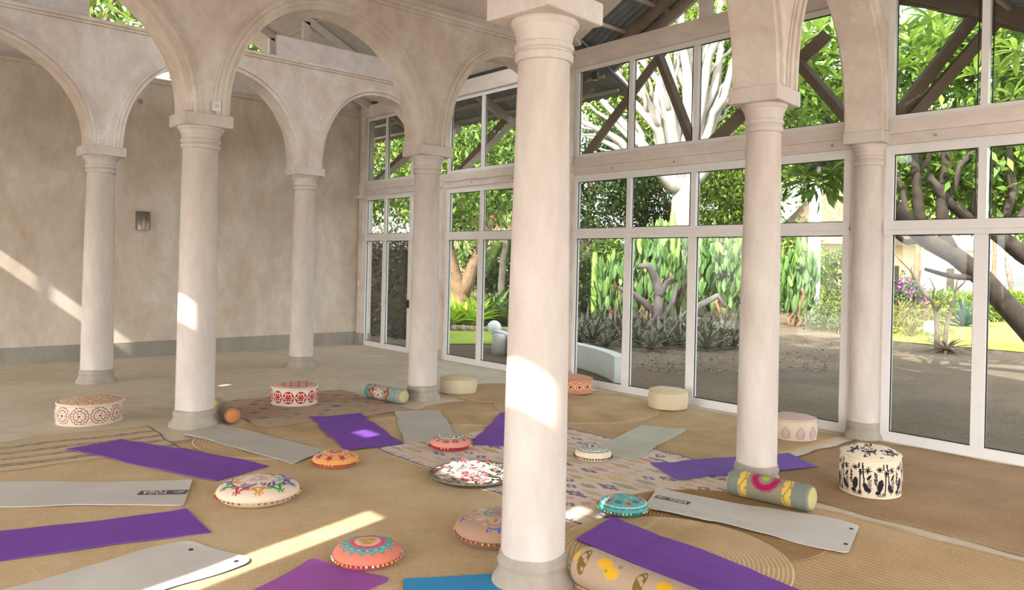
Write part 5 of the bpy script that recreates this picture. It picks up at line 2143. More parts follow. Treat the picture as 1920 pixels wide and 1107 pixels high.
for k, (ex, ey, dd) in enumerate(ends):
    q = at(ex, ey, D0 + dd) - org
    start = np.array(fork) * (0.88 + 0.12 * rng.random())
    m = MB()
    r0 = rng.uniform(0.22, 0.34)
    pts, rd = limb(rng, start, q, r0, 0.07, 9, 0.035)
    m.tube(pts, rd, 8)
    for s in range(3):
        i = rng.integers(3, 7)
        pa_ = np.array(pts[i])
        dv = (q - start) / np.linalg.norm(q - start)
        sd2 = unit(rng, 1)[0]
        q2 = pa_ + (dv * 0.9 + 0.45 * sd2) * rng.uniform(1.8, 3.4)
        p2, r2 = limb(rng, pa_, q2, rd[i] * 0.6, 0.025, 6, 0.05)
        m.tube(p2, r2, 6)
    m.build('limb', MAT['bark_white'], bt, True)
Pq, dq = crown_points(rng, at(1280, -40, D0 + 0.5), (3.6, 3.6, 2.2), 60, 26, 0.6)
me = leaves_mesh('foliage', Pq - org, dq, np.array([0, 0, 1.0]) + 0.5 * rng.standard_normal(dq.shape), 0.3, 0.10, palette(len(Pq), LIMES, rng))
o = link('foliage', me, MAT['leaf'], bt, (0, 0, 0))
me.transform(Matrix.Translation((0, 0, 0)))
o['kind'] = 'stuff'

# --- plumeria with leaning trunk in front of the lawn bay
pb0 = at(1985, 700, 15.0)
pl = empty('frangipani_tree', (pb0[0], pb0[1], GZ))
tag(pl, 'frangipani tree with leaning trunk in painted dappled shade and large leaf rosettes', 'tree')
po = np.array([pb0[0], pb0[1], GZ])
PB = plain('bark_painted_dapple', '#3f362e', 0.85, var=0.45, scale=6, bump=0.7, bscale=18)  # dark tone and pale spots paint the crown's dappled shade into the bark
tmb = MB()


def poly(px, r):
    pts = [at(x, y, D) - po for (x, y, D) in px]
    return pts, [r[0] + (r[1] - r[0]) * k / (len(pts) - 1) for k in range(len(pts))]


for px, r in (
        ([(1990, 690, 15), (1930, 620, 14.6), (1880, 565, 14.3), (1840, 520, 14), (1790, 480, 13.8), (1735, 450, 13.6), (1700, 420, 13.4), (1675, 385, 13.2)], (0.17, 0.085)),
        ([(1790, 480, 13.8), (1770, 440, 13.7), (1765, 380, 13.6), (1775, 300, 13.5), (1760, 220, 13.4)], (0.09, 0.05)),
        ([(1735, 450, 13.6), (1722, 400, 13.4), (1718, 330, 13.3), (1710, 250, 13.2)], (0.08, 0.045)),
        ([(1990, 520, 14.6), (1920, 480, 14.3), (1870, 440, 14), (1820, 415, 13.8), (1780, 380, 13.6), (1740, 330, 13.4)], (0.13, 0.05)),
        ([(1870, 440, 14), (1900, 360, 14), (1890, 280, 13.9), (1900, 180, 13.7)], (0.07, 0.04)),
        ([(1820, 415, 13.8), (1840, 340, 13.6), (1835, 250, 13.5)], (0.06, 0.035)),
        ([(1675, 385, 13.2), (1640, 330, 13.0), (1590, 280, 12.8), (1550, 220, 12.6)], (0.07, 0.035)),
        ([(1720, 430, 13.4), (1700, 400, 13.4), (1690, 350, 13.5), (1672, 310, 13.5)], (0.05, 0.03)),
        ([(1765, 380, 13.6), (1790, 350, 13.5), (1800, 310, 13.4), (1825, 285, 13.4)], (0.05, 0.03)),
        ([(1718, 330, 13.3), (1740, 300, 13.2), (1750, 270, 13.2)], (0.04, 0.025)),
        ([(1735, 450, 13.6), (1700, 455, 13.5), (1675, 440, 13.4)], (0.045, 0.025)),
        ([(1840, 520, 14.0), (1800, 520, 13.8), (1770, 515, 13.7), (1735, 505, 13.6)], (0.05, 0.025)),
        ([(1880, 440, 14.0), (1905, 420, 14.0), (1930, 380, 14.0)], (0.06, 0.04)),
        ([(1590, 280, 12.8), (1560, 300, 12.7), (1510, 320, 12.6)], (0.04, 0.03)),
):
    a, b = poly(px, r)
    tmb.tube(a, [q * 1.35 for q in b], 9)
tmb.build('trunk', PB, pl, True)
LFM = []
for k, (c, tt) in enumerate((('#7f9c3a', 0.35), ('#94b04a', 0.4), ('#5f8030', 0.3))):
    m = MB()
    N_ = 6
    for i in range(N_ + 1):
        t = i / N_
        wv = 0.5 * 0.24 * math.sin(math.pi * min(1, t * 0.92 + 0.05)) ** 0.8 * (0.55 + 0.6 * t)
        zz = 0.10 * t - 0.22 * t * t
        m.v += [(t, -wv, zz + wv * 0.25), (t, 0, zz), (t, wv, zz + wv * 0.25)]
    for i in range(N_):
        b = i * 3
        m.f += [(b, b + 3, b + 4, b + 1), (b + 1, b + 4, b + 5, b + 2)]
    me = m.mesh('leaf', True)
    me.materials.append(solid_leaf('frangipani_leaf_%d' % k, c, tt))
    LFM.append(me)
rp = random.Random(9)
ros = [(1700, 60, 12.2), (1745, 35, 12.0), (1705, 80, 11.4), (1770, 75, 12.6), (1690, 130, 12.8), (1735, 120, 12.4), (1810, 110, 12.5), (1850, 90, 12.0), (1880, 60, 12.4), (1905, 95, 11.2),
       (1830, 140, 11.4), (1870, 140, 11.6), (1900, 30, 12.8), (1810, 30, 12.9), (1500, 90, 12.4), (1535, 60, 12.2), (1560, 100, 12.6), (1525, 120, 11.6), (1570, 150, 12.4), (1500, 160, 12.2), (1545, 190, 12.5),
       (1485, 215, 12.0), (1575, 215, 12.6), (1510, 330, 12.6), (1560, 320, 12.7), (1500, 215, 12.9), (1680, 190, 12.6), (1900, 180, 12.9)]
for (x, y, D) in ros:
    p = at(x, y, D) - po
    ax = Vector((rp.uniform(-.5, .5), rp.uniform(-.5, .5), 1)).normalized()
    for k in range(10):
        a = k * 2.399
        el = rp.uniform(-0.15, 0.75)
        q = ax.to_track_quat('Z', 'Y') @ Vector((math.cos(a) * math.cos(el), math.sin(a) * math.cos(el), math.sin(el)))
        o = bpy.data.objects.new('leaf', rp.choice(LFM))
        COL.objects.link(o)
        o.parent = pl
        o.location = p
        o.rotation_euler = q.to_track_quat('X', 'Z').to_euler()
        s = rp.uniform(0.34, 0.50)
        o.scale = (s, s, s)
Pq, dq = [], []
for c, rd_, n in (((1760, 110, 14.2), (1.6, 1.6, 1.0), 70), ((1880, 110, 14.2), (1.3, 1.3, 1.0), 60), ((1540, 140, 14.2), (1.0, 1.0, 1.2), 50), ((1760, 320, 14.8), (1.5, 1.5, 0.8), 90), ((1890, 330, 14.8), (1.0, 1.0, 0.8), 60), ((1545, 325, 13.8), (0.8, 0.8, 0.3), 20)):
    a, b = crown_points(rng, at(*c), rd_, n, 16, 0.3, 0.2)
    Pq.append(a)
    dq.append(b)
Pq, dq = np.concatenate(Pq), np.concatenate(dq)
me = leaves_mesh('foliage', Pq - po, dq + np.array([0, 0, 0.2]), np.array([0, 0, 1.0]) + 0.5 * rng.standard_normal(dq.shape), 0.34, 0.10, palette(len(Pq), ['#6f8f34', '#5a7a2c', '#86a444', '#4a6626'], rng))
o = link('foliage', me, MAT['leaf'], pl)
o['kind'] = 'stuff'

BUSHQ = []
# --- prickly pear bed
PAD = []
for k, c in enumerate(('#58783a', '#456230', '#6f8e40')):
    m = MB()
    n1, n2 = 8, 12
    for i in range(n1 + 1):
        t = i / n1
        wv = 0.5 * (math.sin(math.pi * t ** 0.75) ** 0.75) * (0.50 + 0.18 * t) if 0 < t < 1 else 0.02
        for j in range(n2):
            a = 2 * math.pi * j / n2
            m.v.append((wv * math.cos(a), 0.10 * wv * 2.0 * math.sin(a), t))
    for i in range(n1):
        for j in range(n2):
            j2 = (j + 1) % n2
            m.f.append((i * n2 + j, i * n2 + j2, (i + 1) * n2 + j2, (i + 1) * n2 + j))
    me = m.mesh('pad', True)
    me.materials.append(plain('cactus_pad_%d' % k, c, 0.6, var=0.2, scale=3, bump=0.3, bscale=30))
    PAD.append(me)


def prickly(label, x, y, hpx, wpx, seed, npads=46, D=None):
    g0 = gp(x, y)
    D = depth_of(g0)
    h = hpx * D / FPX
    wd = wpx * D / FPX / 2
    e = empty('prickly_pear', tuple(g0))
    tag(e, label, 'cactus', 'prickly pear bed')
    r_ = random.Random(seed)
    rgn = np.random.default_rng(seed)
    st = MB()
    for k in range(5):
        a, b = limb(rgn, (r_.uniform(-.2, .2), r_.uniform(-.2, .2), 0), (r_.uniform(-wd, wd) * .8, r_.uniform(-wd, wd) * .8, h * r_.uniform(0.4, 0.65)), 0.09, 0.05, 6, 0.12)
        st.tube(a, b, 7)
    st.build('stem', MAT['bark_brown'], e, True)
    for k in range(npads):
        rr = wd * math.sqrt(r_.random())
        an = r_.uniform(0, 6.28)
        zz = h * (0.22 + 0.70 * r_.random() ** 0.75) * (1 - 0.22 * (rr / wd) ** 2)
        s = r_.uniform(0.24, 0.40)
        o = bpy.data.objects.new('pad', r_.choice(PAD))
        COL.objects.link(o)
        o.parent = e
        o.location = (rr * math.cos(an), rr * math.sin(an), zz)
        o.rotation_euler = (r_.uniform(-.35, .35), r_.uniform(-.35, .35), r_.uniform(0, 3.14))
        o.scale = (s * 0.85, s * 0.85, s * r_.uniform(1.2, 1.9))
    src = PAD[1]
    bv = np.array([v.co[:] for v in src.vertices])
    bf = np.array([p.vertices[:] for p in src.polygons])
    nm = int(npads * 1.3)
    Vs, Fs = [], []
    for k in range(nm):
        rr = wd * 1.05 * math.sqrt(r_.random())
        an = r_.uniform(0, 6.28)
        s = r_.uniform(0.24, 0.42)
        R_ = np.array((Matrix.Rotation(r_.uniform(0, 3.14), 3, 'Z') @ Matrix.Rotation(r_.uniform(-.5, .5), 3, 'X')))
        Vs.append((bv * np.array([s * 0.85, s * 0.85, s * 1.5])) @ R_.T + np.array([rr * math.cos(an), rr * math.sin(an), h * (0.08 + 0.72 * r_.random()) * (1 - 0.2 * (rr / wd) ** 2)]))
        Fs.append(bf + k * len(bv))
    o = link('pad_mass', np_mesh('pad_mass', np.concatenate(Vs), np.concatenate(Fs), True), src.materials[0], e)
    o['kind'] = 'stuff'
    return e


prickly('tall prickly pear above the bare grey trunk', 1215, 606, 185, 90, 1, 133)
prickly('prickly pear right of the bare grey trunk', 1285, 600, 175, 100, 2, 142)
prickly('broad prickly pear with dry wood at its foot', 1355, 604, 190, 100, 3, 142)
prickly('prickly pear with upright pads beside the bluish pole', 1490, 612, 160, 70, 4, 114)
prickly('low prickly pear behind the fluted columnar cactus', 1150, 604, 130, 70, 5, 87)
prickly('prickly pear behind the front row of the cactus bed', 1238, 593, 182, 78, 6, 133)
prickly('far prickly pear in the cactus bed behind dry wood', 1400, 590, 170, 90, 7, 114)

for k, (x, lab) in enumerate(((1165, 'dark bush rising behind the low prickly pear'), (1270, 'dark bush behind the tall prickly pear'), (1375, 'green bush behind the broad prickly pear'), (1470, 'dark bush at the right end of the cactus bed'))):
    BUSHQ.append((lab, x, 40 if k == 3 else 36.3 if k == 2 else 35, 2.6, 2.6, GREENS if k % 2 else DARKS))

# fluted column cactus
for (x, y, hp, lab) in ((1113, 600, 128, 'single fluted columnar cactus among shrubs'), (1257, 604, 212, 'columnar cactus rising above the prickly pears'), (1244, 602, 190, 'shorter columnar cactus rising above the prickly pears')):
    g0 = gp(x, y)
    D = depth_of(g0)
    h = hp * D / FPX
    r0 = 0.10
    e = empty('tall_cactus', tuple(g0))
    tag(e, lab, 'cactus')
    m = MB()
    prof = [(r0 * 0.8, 0), (r0, h * 0.2), (r0, h * 0.85), (r0 * 0.7, h * 0.97), (0.002, h)]
    m.lathe(prof, 24, wob=lambda a, z: 1 + 0.16 * math.cos(8 * a))
    m.build('stem', plain('cactus_column', '#7fa04a', 0.6, var=0.2), e, True)
    m = MB()
    m.tube([(0, 0, h * 0.45), (0.2, -0.1, h * 0.5), (0.24, -0.12, h * 0.75)], [0.06, 0.07, 0.04], 8)
    m.build('arm', plain('cactus_arm', '#7fa04a', 0.6, var=0.2), e, True)

# bare grey gnarled trunk lying in the bed
g0 = gp(1235, 615)
gt = empty('gnarled_trunk', tuple(g0))
tag(gt, 'bare grey gnarled trunk sprawling before the cactus bed', 'trunk')
Dg = depth_of(g0)
m = MB()
for px, r in (
        ([(1235, 610), (1233, 580), (1237, 555), (1228, 520), (1215, 498), (1196, 500)], (0.17, 0.10)),
        ([(1237, 555), (1250, 530), (1262, 520)], (0.11, 0.06)),
        ([(1225, 585), (1205, 565), (1185, 550), (1160, 540)], (0.13, 0.07)),
        ([(1240, 600), (1262, 565), (1270, 530)], (0.10, 0.05)),
        ([(1235, 605), (1275, 600), (1310, 575), (1345, 555), (1360, 575)], (0.16, 0.07)),
        ([(1250, 612), (1290, 600), (1330, 602)], (0.15, 0.10)),
):
    pts = [at(x, y, Dg - 0.6 + 0.2 * math.sin(k * 2.1 + r[0] * 50)) - g0 for k, (x, y) in enumerate(px)]
    m.tube(pts, [r[0] + (r[1] - r[0]) * k / (len(pts) - 1) for k in range(len(pts))], 9)
m.build('branches', plain('bark_weathered', '#6c6362', 0.85, var=0.25, scale=4, bump=0.6, bscale=20), gt, True)


# --- rosette plants
def blade_mesh(name, wbase, curve, mat, seg=5):
    m = MB()
    for i in range(seg + 1):
        t = i / seg
        wv = wbase * (1 - t) ** 0.7 * (0.7 + 0.9 * t if t < 0.4 else 1.06) * 0.5
        zz = -curve * t * t
        m.v += [(t, -wv, zz + wv * 0.5), (t, 0, zz), (t, wv, zz + wv * 0.5)]
    for i in range(seg):
        b = i * 3
        m.f += [(b, b + 3, b + 4, b + 1), (b + 1, b + 4, b + 5, b + 2)]
    me = m.mesh(name, True)
    me.materials.append(mat)
    return me


def rosette(name, label, cat, group, g0, n, R, mesh_list, seed, el0=0.25, el1=1.35):
    e = empty(name, tuple(g0))
    tag(e, label, cat, group)
    r_ = random.Random(seed)
    for k in range(n):
        t = k / max(1, n - 1)
        a = k * 2.399 + r_.uniform(-.2, .2)
        el = el0 + (el1 - el0) * t + r_.uniform(-.12, .12)
        q = Vector((math.cos(a) * math.cos(el), math.sin(a) * math.cos(el), math.sin(el)))
        o = bpy.data.objects.new('leaf', r_.choice(mesh_list))
        COL.objects.link(o)
        o.parent = e
        o.rotation_euler = q.to_track_quat('X', 'Z').to_euler()
        s = R * r_.uniform(0.8, 1.15)
        o.scale = (s, s, s)
        o.location = (0, 0, 0.03)
    return e


BL = [blade_mesh('leaf', 0.15, 0.25, solid_leaf('bromeliad_%d' % k, c, 0.2)) for k, c in enumerate(('#4c5440', '#5a5e46', '#3e4636', '#62564a'))]
AG = [blade_mesh('leaf', 0.16, 0.03, solid_leaf('agave_%d' % k, c, 0.1)) for k, c in enumerate(('#7f9a86', '#6f8c7a'))]
FE = [blade_mesh('leaf', 0.20, 0.45, solid_leaf('fern_%d' % k, c, 0.45)) for k, c in enumerate(('#b8d844', '#c8e054', '#a2c63a'))]
DF = [blade_mesh('leaf', 0.20, 0.45, solid_leaf('darkfern_%d' % k, c, 0.35)) for k, c in enumerate(('#5f7a3a', '#4f6a34'))]
r_ = random.Random(31)
rows = [(655, 1085, 1395, 30, 'spiky bromeliad in the front row edging the cactus bed'), (636, 1090, 1395, 29, 'spiky bromeliad in the middle row edging the cactus bed'), (618, 1100, 1395, 28, 'spiky bromeliad in the rear row against the cactus')]
for (yy, x0, x1, dx, lab) in rows:
    x = x0
    while x < x1:
        yj = yy + r_.uniform(-5, 5) - (3 if x < 1180 else 0) + (7 if yy == 618 and 1195 < x < 1290 else 0)
        g0 = gp(x, yj)
        rosette('bromeliad', lab, 'plant', 'bromeliads edging the cactus bed', g0, 17, r_.uniform(0.62, 0.85), BL, r_.randint(0, 9999))
        x += dx * r_.uniform(0.8, 1.15)
rosette('agave', 'blue-green agave rosette by the bare shrub', 'plant', None, gp(1806, 655) + np.array([0, 0, 0.55]), 34, 0.78, AG, 3, 0.0, 1.4)
e = rosette('dry_agave', 'brown dried agave heap at the foot of the bare shrub', 'plant', None, gp(1775, 662), 30, 0.7, [blade_mesh('leaf', 0.14, 0.5, plain('dry_leaf', '#75604a', 0.9, var=0.3))], 8, 0.1, 1.2)
for k, (x, y) in enumerate(((848, 614), (866, 613), (884, 614), (842, 608), (884, 605), (898, 610))):
    rosette('fern', 'bright lime fern at the foot of the forked trunk', 'plant', 'lime ferns below the forked trunk', gp(x, y), 26, 1.0, FE, 50 + k, 0.5, 1.45)
for k, (x, y) in enumerate(((915, 610), (932, 606), (950, 612), (968, 607), (924, 596), (945, 594))):
    rosette('fern', 'dark fern right of the lime ferns', 'plant', 'dark ferns by the low white wall', gp(x, y), 24, 1.1, DF, 70 + k, 0.5, 1.45)

# bare shrub by the agave
g0 = gp(1757, 655)
bs_ = empty('bare_shrub', tuple(g0))
tag(bs_, 'small leafless branching shrub beside the agave', 'shrub')
Dg = depth_of(g0)
m = MB()
for px, r in (
        ([(1757, 655), (1757, 620), (1755, 585), (1748, 565), (1732, 550), (1722, 530), (1712, 522), (1690, 520)], (0.075, 0.025)),
        ([(1755, 585), (1765, 570), (1775, 555)], (0.045, 0.02)),
        ([(1770, 655), (1775, 610), (1785, 575), (1792, 545), (1796, 520)], (0.065, 0.018)),
        ([(1722, 530), (1728, 500), (1727, 470)], (0.035, 0.018)),
        ([(1722, 530), (1705, 505), (1690, 490), (1675, 475)], (0.035, 0.016)),
        ([(1748, 565), (1752, 540), (1742, 520)], (0.03, 0.015)),
        ([(1785, 575), (1770, 555), (1758, 545)], (0.03, 0.015)),
        ([(1792, 545), (1808, 530), (1815, 510)], (0.03, 0.014)),
        ([(1712, 522), (1708, 505), (1715, 490)], (0.022, 0.012)),
):
    pts = [at(x, y, Dg + 0.25 * math.sin(k * 1.7 + px[0][0])) - g0 for k, (x, y) in enumerate(px)]
    m.tube(pts, [r[0] + (r[1] - r[0]) * k / (len(pts) - 1) for k in range(len(pts))], 7)
m.build('branches', plain('shrub_bark', '#8a7c66', 0.85, var=0.2), bs_, True)


# --- shrubs and bushes
def bush(label, x, y, w_m, h_m, cols, n=40, per=40, L=0.14, W=0.07, group=None, flowers=None, cat='shrub', name='garden_bush', depth_m=None, Dy=None):
    gidx[0] += 1
    rg_ = np.random.default_rng(300 + gidx[0])
    g0 = gq(x, y)
    e = empty(name, tuple(g0))
    tag(e, label, cat, group)
    c = g0 + np.array([0, 0, h_m * 0.5])
    m = MB()
    for k in range(5):
        a, b = limb(rg_, (0, 0, 0), (rg_.uniform(-.3, .3) * w_m, rg_.uniform(-.3, .3) * w_m, h_m * 0.6), 0.03, 0.012, 5, 0.1)
        m.tube(a, b, 5)
    m.build('stems', MAT['bark_brown'], e, True)
    foliage('foliage', c, (w_m / 2, (depth_m or w_m) / 2, h_m * 0.5), n, per, L, W, cols, e, rg_, spread=min(0.3, w_m * 0.2), down=0.0)
    if flowers:
        P, d = crown_points(rg_, c, (w_m / 2 * 1.02, w_m / 2 * 1.02, h_m * 0.52), 40, 14, 0.16, 0.8)
        me = leaves_mesh('blossom', P - g0, d + 0.4 * rg_.standard_normal(d.shape), np.array([0, 0, 1.0]) + 0.8 * rg_.standard_normal(d.shape), 0.10, 0.10, palette(len(P), flowers, rg_))
        o = link('blossom', me, MAT['leaf'], e)
        o['kind'] = 'stuff'
    return e


for q_ in BUSHQ:
    bush(*q_, n=90, per=60, L=0.2, W=0.1)
bush('bougainvillea bush covered in magenta blossom by the lawn', 1692, 612, 1.7, 1.7, DARKS, flowers=['#a03aa8', '#b84fb4', '#8a2f98'], n=50)
bush('yellow-green bush left of the bluish pole', 1490, 585, 2.7, 4.4, LIMES, n=70, per=44, L=0.22, W=0.10)
bush('sunny yellow-green bush right of the bluish pole', 1568, 592, 2.3, 3.0, LIMES, n=70, per=44, L=0.2, W=0.09)
bush('low grey-green bush on the bank by the engaged column', 1570, 622, 2.2, 0.9, ['#6f7c4a', '#7e8a54', '#5f6c40'], n=50, L=0.14, W=0.04)
bush('dry grassy bush below the bougainvillea', 1705, 630, 2.4, 0.9, ['#9c8f5c', '#8a8450', '#757a44'], n=50, L=0.22, W=0.03)
bush('leafy shrub behind the columnar cactus', 1140, 590, 2.4, 3.2, GREENS, n=60, L=0.2, W=0.1)
bush('dark shrub close to the slim half column and pouf', 1095, 594, 1.9, 2.4, DARKS, n=50, L=0.2, W=0.1)
bush('shady shrub under the palm beside the low wall', 945, 37, 3.6, 3.6, DARKS, n=80, L=0.3, W=0.12)
bush('leafy green mass above the forked trunk', 850, 57, 5.5, 9.0, GREENS, n=140, per=70, L=0.20, W=0.09)
bush('feathery bush right of the forked trunk', 915, 50, 4.8, 8.5, ['#6d8a3a', '#86a24a', '#587434'], n=130, per=70, L=0.32, W=0.04)
for k, (x, w_) in enumerate(((1748, 1.2), (1796, 1.25), (1844, 1.25), (1892, 1.25), (1940, 1.25))):
    bush(['lime grass mound beside the bougainvillea', 'lime grass mound behind the bare shrub', 'lime grass mound behind the agave', 'lime grass mound behind the leaning trunk', 'lime grass mound at the lawn end beyond the leaning trunk'][k],
         x, 603, w_, 1.1, LIMES, n=60, per=50, L=0.30, W=0.05, cat='grass mound', name='grass_mound')

# dark clipped hedge just outside the corner bay
he = empty('hedge', (2.1, 14.4, GZ))
tag(he, 'dark dense hedge close outside the corner bay doors', 'hedge')
rh = np.random.default_rng(77)
n = 9000
P = np.stack([rh.uniform(-0.75, 0.75, n), rh.uniform(-2.1, 3.4, n), rh.uniform(0.0, 2.5, n)], -1)
sel = (np.abs(P[:, 0]) > 0.45) | (P[:, 2] > 2.2) | (P[:, 1] < -1.8)
P = P[sel]
d = unit(rh, len(P))
me = leaves_mesh('foliage', P, d, np.array([0, 0, 1.0]) + 0.8 * rh.standard_normal(d.shape), 0.13, 0.07, palette(len(P), ['#3f3a2a', '#4a4a30', '#3c4428', '#54402e'], rh))
o = link('foliage', me, MAT['leaf'], he)
o['kind'] = 'stuff'
MB().box(-0.5, 0.5, -1.9, 3.2, 0, 2.25).build('twig_core', plain('hedge_core', '#2e2a20', 0.95), he)
P = np.stack([rh.uniform(-0.8, 0.8, 420), rh.uniform(-2.0, 3.2, 420), rh.uniform(2.35, 2.95, 420)], -1)
d = unit(rh, len(P))
me = leaves_mesh('blossom', P, d, unit(rh, len(P)), 0.10, 0.09, palette(len(P), ['#a85aa8', '#b86ab0', '#5f7a34', '#6f8a3a', '#4f6a2c'], rh))
o = link('blossom', me, MAT['leaf'], he)
o['kind'] = 'stuff'

# forked trunk in the second bay
g0 = gp(866, 607)
ft = empty('forked_tree', tuple(g0))
tag(ft, 'forked brown trunk rising from lime ferns', 'tree')
Dg = depth_of(g0)
m = MB()
for px, r in (([(866, 607), (865, 580), (864, 555), (855, 525), (845, 490), (835, 430), (828, 360)], (0.34, 0.14)), ([(864, 560), (876, 530), (886, 500), (905, 460), (925, 400)], (0.26, 0.12))):
    pts = [at(x, y, Dg) - g0 for (x, y) in px]
    m.tube(pts, [r[0] + (r[1] - r[0]) * k / (len(pts) - 1) for k in range(len(pts))], 12)
m.build('trunk', MAT['bark_brown'], ft, True)
rf = np.random.default_rng(12)
foliage('foliage', at(862, 330, Dg), (2.3, 2.3, 2.0), 110, 60, 0.22, 0.09, ['#6f8a34', '#839c42', '#58742c', '#445c24'], ft, rf, 0.7)


# palm with drooping fronds
def palm(label, x, y, hpx, seed, nf=16, L=2.2, cols=('#6f8a44', '#869e54')):
    g0 = gq(x, y)
    D = depth_of(g0)
    h = hpx * D / FPX
    e = empty('palm', tuple(g0))
    tag(e, label, 'palm')
    r2 = random.Random(seed)
    rg_ = np.random.default_rng(seed)
    m = MB()
    a, b = limb(rg_, (0, 0, 0), (0.2, 0.1, h), 0.16, 0.11, 7, 0.02)
    m.tube(a, b, 9)
    m.build('trunk', MAT['bark_grey'], e, True)
    for k in range(nf):
        an = k * 2.399
        el = r2.uniform(-0.3, 1.1)
        sp = []
        for i in range(9):
            t = i / 8
            rr = L * t * math.cos(el)
            sp.append(np.array([0.2 + rr * math.cos(an), 0.1 + rr * math.sin(an), h + L * t * math.sin(el) - 0.9 * t * t * L * 0.6]))
        B, Dv = [], []
        for i in range(44):
            t = 0.12 + 0.86 * i / 43
            f = t * 8
            i0 = min(7, int(f))
            p = sp[i0] + (sp[i0 + 1] - sp[i0]) * (f - i0)
            tg = sp[i0 + 1] - sp[i0]
            tg /= np.linalg.norm(tg)
            sd3 = np.cross(tg, [0, 0, 1.0])
            sd3 /= np.linalg.norm(sd3) + 1e-6
            for s in (-1, 1):
                B.append(p)
                Dv.append(tg * 0.6 + sd3 * s - np.array([0, 0, 0.35]))
        B, Dv = np.array(B), np.array(Dv)
        me = leaves_mesh('frond', B, Dv, np.tile([0, 0, 1.0], (len(B), 1)), 0.45 * L / 2.2, 0.035, palette(len(B), list(cols), rg_))
        link('frond', me, MAT['leaf'], e)
    return e


palm('palm with drooping fronds in the bay before the low wall', 938, 585, 150, 4, L=2.6)
palm('palm standing at the far side of the lawn', 1795, 565, 190, 6, L=2.4, cols=('#86a04c', '#a0b85e'))
palm('slim palm beyond the far lawn by the white house', 1700, 60, 220, 7, L=2.4, cols=('#86a04c', '#a0b85e'))
palm('leaning-trunk palm behind the frangipani limbs', 1890, 575, 230, 8, L=2.6)

# curved low white walls
def curved_wall(label, pts, h, th):
    m = MB()
    n = 24
    P = [np.array(p) for p in pts]
    cur = []
    for k in range(n + 1):
        t = k / n
        cur.append((1 - t) ** 2 * P[0] + 2 * t * (1 - t) * P[1] + t * t * P[2])
    b = len(m.v)
    for k in range(n + 1):
        tg = cur[min(k + 1, n)] - cur[max(k - 1, 0)]
        tg /= np.linalg.norm(tg)
        nn = np.array([-tg[1], tg[0]]) * th / 2
        for s in (-1, 1):
            q = cur[k] + nn * s
            m.v += [(q[0], q[1], GZ), (q[0], q[1], GZ + h)]
    for k in range(n):
        a = k * 4
        c = a + 4
        m.f += [(a, c, c + 1, a + 1), (a + 2, a + 3, c + 3, c + 2), (a + 1, c + 1, c + 3, a + 3)]
    m.f += [(0, 1, 3, 2), (n * 4, n * 4 + 2, n * 4 + 3, n * 4 + 1)]
    o = m.build('garden_wall', MAT['wall_white'], None)
    tag(o, label, 'garden wall')
    return o


curved_wall('low curved white wall ending beside the cream pouf doors', [(1.95, 7.4), (1.55, 5.6), (0.80, 4.72)], 0.44, 0.22)
curved_wall('low curved white wall in front of the dark ferns', [(2.35, 9.75), (1.95, 8.6), (1.2, 7.65)], 0.42, 0.22)
o = MB().lathe([(0.16, 0), (0.155, 0.3), (0.14, 0.40), (0.08, 0.43), (0.001, 0.44)], 18).build('bollard', MAT['wall_white'], None, True, tuple(gp(935, 664)))
tag(o, 'short round-topped white bollard beside the low wall', 'bollard')


def globe(label, x, y, r):
    g0 = gp(x, y)
    e = empty('globe_lamp', tuple(g0))
    tag(e, label, 'garden lamp', 'white globe garden lamps')
    MB().lathe([(0.05, 0), (0.05, 0.2), (0.09, 0.22), (0.09, 0.24)], 12).build('post', MAT['wall_white'], e, True)
    MB().lathe([(r * math.sin(t) + 0.0005, 0.22 + r - r * math.cos(t)) for t in np.linspace(0.1, math.pi, 14)], 20).build('globe', plain('globe_white', '#e4e6ea', 0.3, bump=0), e, True)


globe('white globe lamp beside the bare shrub', 1744, 641, 0.19)
globe('white globe lamp behind the bollard', 926, 644, 0.17)

# stones edging the lime ferns
stm = MB().lathe([(0.001, 0), (0.8, 0.05), (1.0, 0.35), (0.7, 0.75), (0.001, 0.9)], 8, wob=lambda a, z: 1 + 0.2 * math.sin(2 * a + z * 3)).mesh('edging_stone', True)
stm.materials.append(plain('stone', '#a5917a', 0.9, var=0.3, scale=4))
fd = np.array([_f[0], _f[1], 0.0])
rd3 = np.array([_r[0], _r[1], 0.0])
s0 = gp(842, 621)
for k in range(22):
    row, i_ = divmod(k, 8)
    s = r_.uniform(0.095, 0.118)
    g0 = s0 + rd3 * (0.12 + 0.25 * i_ + (0.125 if row % 2 else 0)) + fd * 0.25 * row
    o = link('edging_stone', stm, None, None, tuple(g0), (0, 0, r_.uniform(0, 6)))
    o.scale = (s, s, s * 1.5)
    tag(o, 'rounded stone edging the lime fern bed', 'stone', 'stones edging the fern bed')


# lawns
def lawn(name, px, c1, c2, z=0.0):
    t = NT(name + '_mat')
    v = t.coord()
    base = t.ramp(t.noise(v, 3, 6, 0.7), [(0.3, lin(c1)), (0.7, lin(c2))])
    t.bump(t.noise(v, 40, 3), 0.8, 0.05)
    mt = t.fin(base, 0.9, 0, 0.1)
    m = MB()
    P = [gp(*p) for p in px]
    n = len(P)
    m.v = [(p[0], p[1], GZ + 0.015 + z) for p in P]
    m.f = [tuple(range(n))]
    o = m.build(name, mt)
    tag(o, 'grass lawn in the garden', kind='structure')
    return P


lawn('floor_lawn_left', [(820, 646), (990, 646), (1010, 612), (820, 618)], '#9ab04a', '#b4c65a')
lawn('floor_lawn', [(1665, 640), (1990, 668), (1990, 560), (1640, 560)], '#a3b84a', '#c2cf66', 0.002)
lawn('floor_far_sand', [(1600, 585), (2000, 590), (2000, 540), (1560, 540)], '#c9b48c', '#dcc9a2', 0.004)

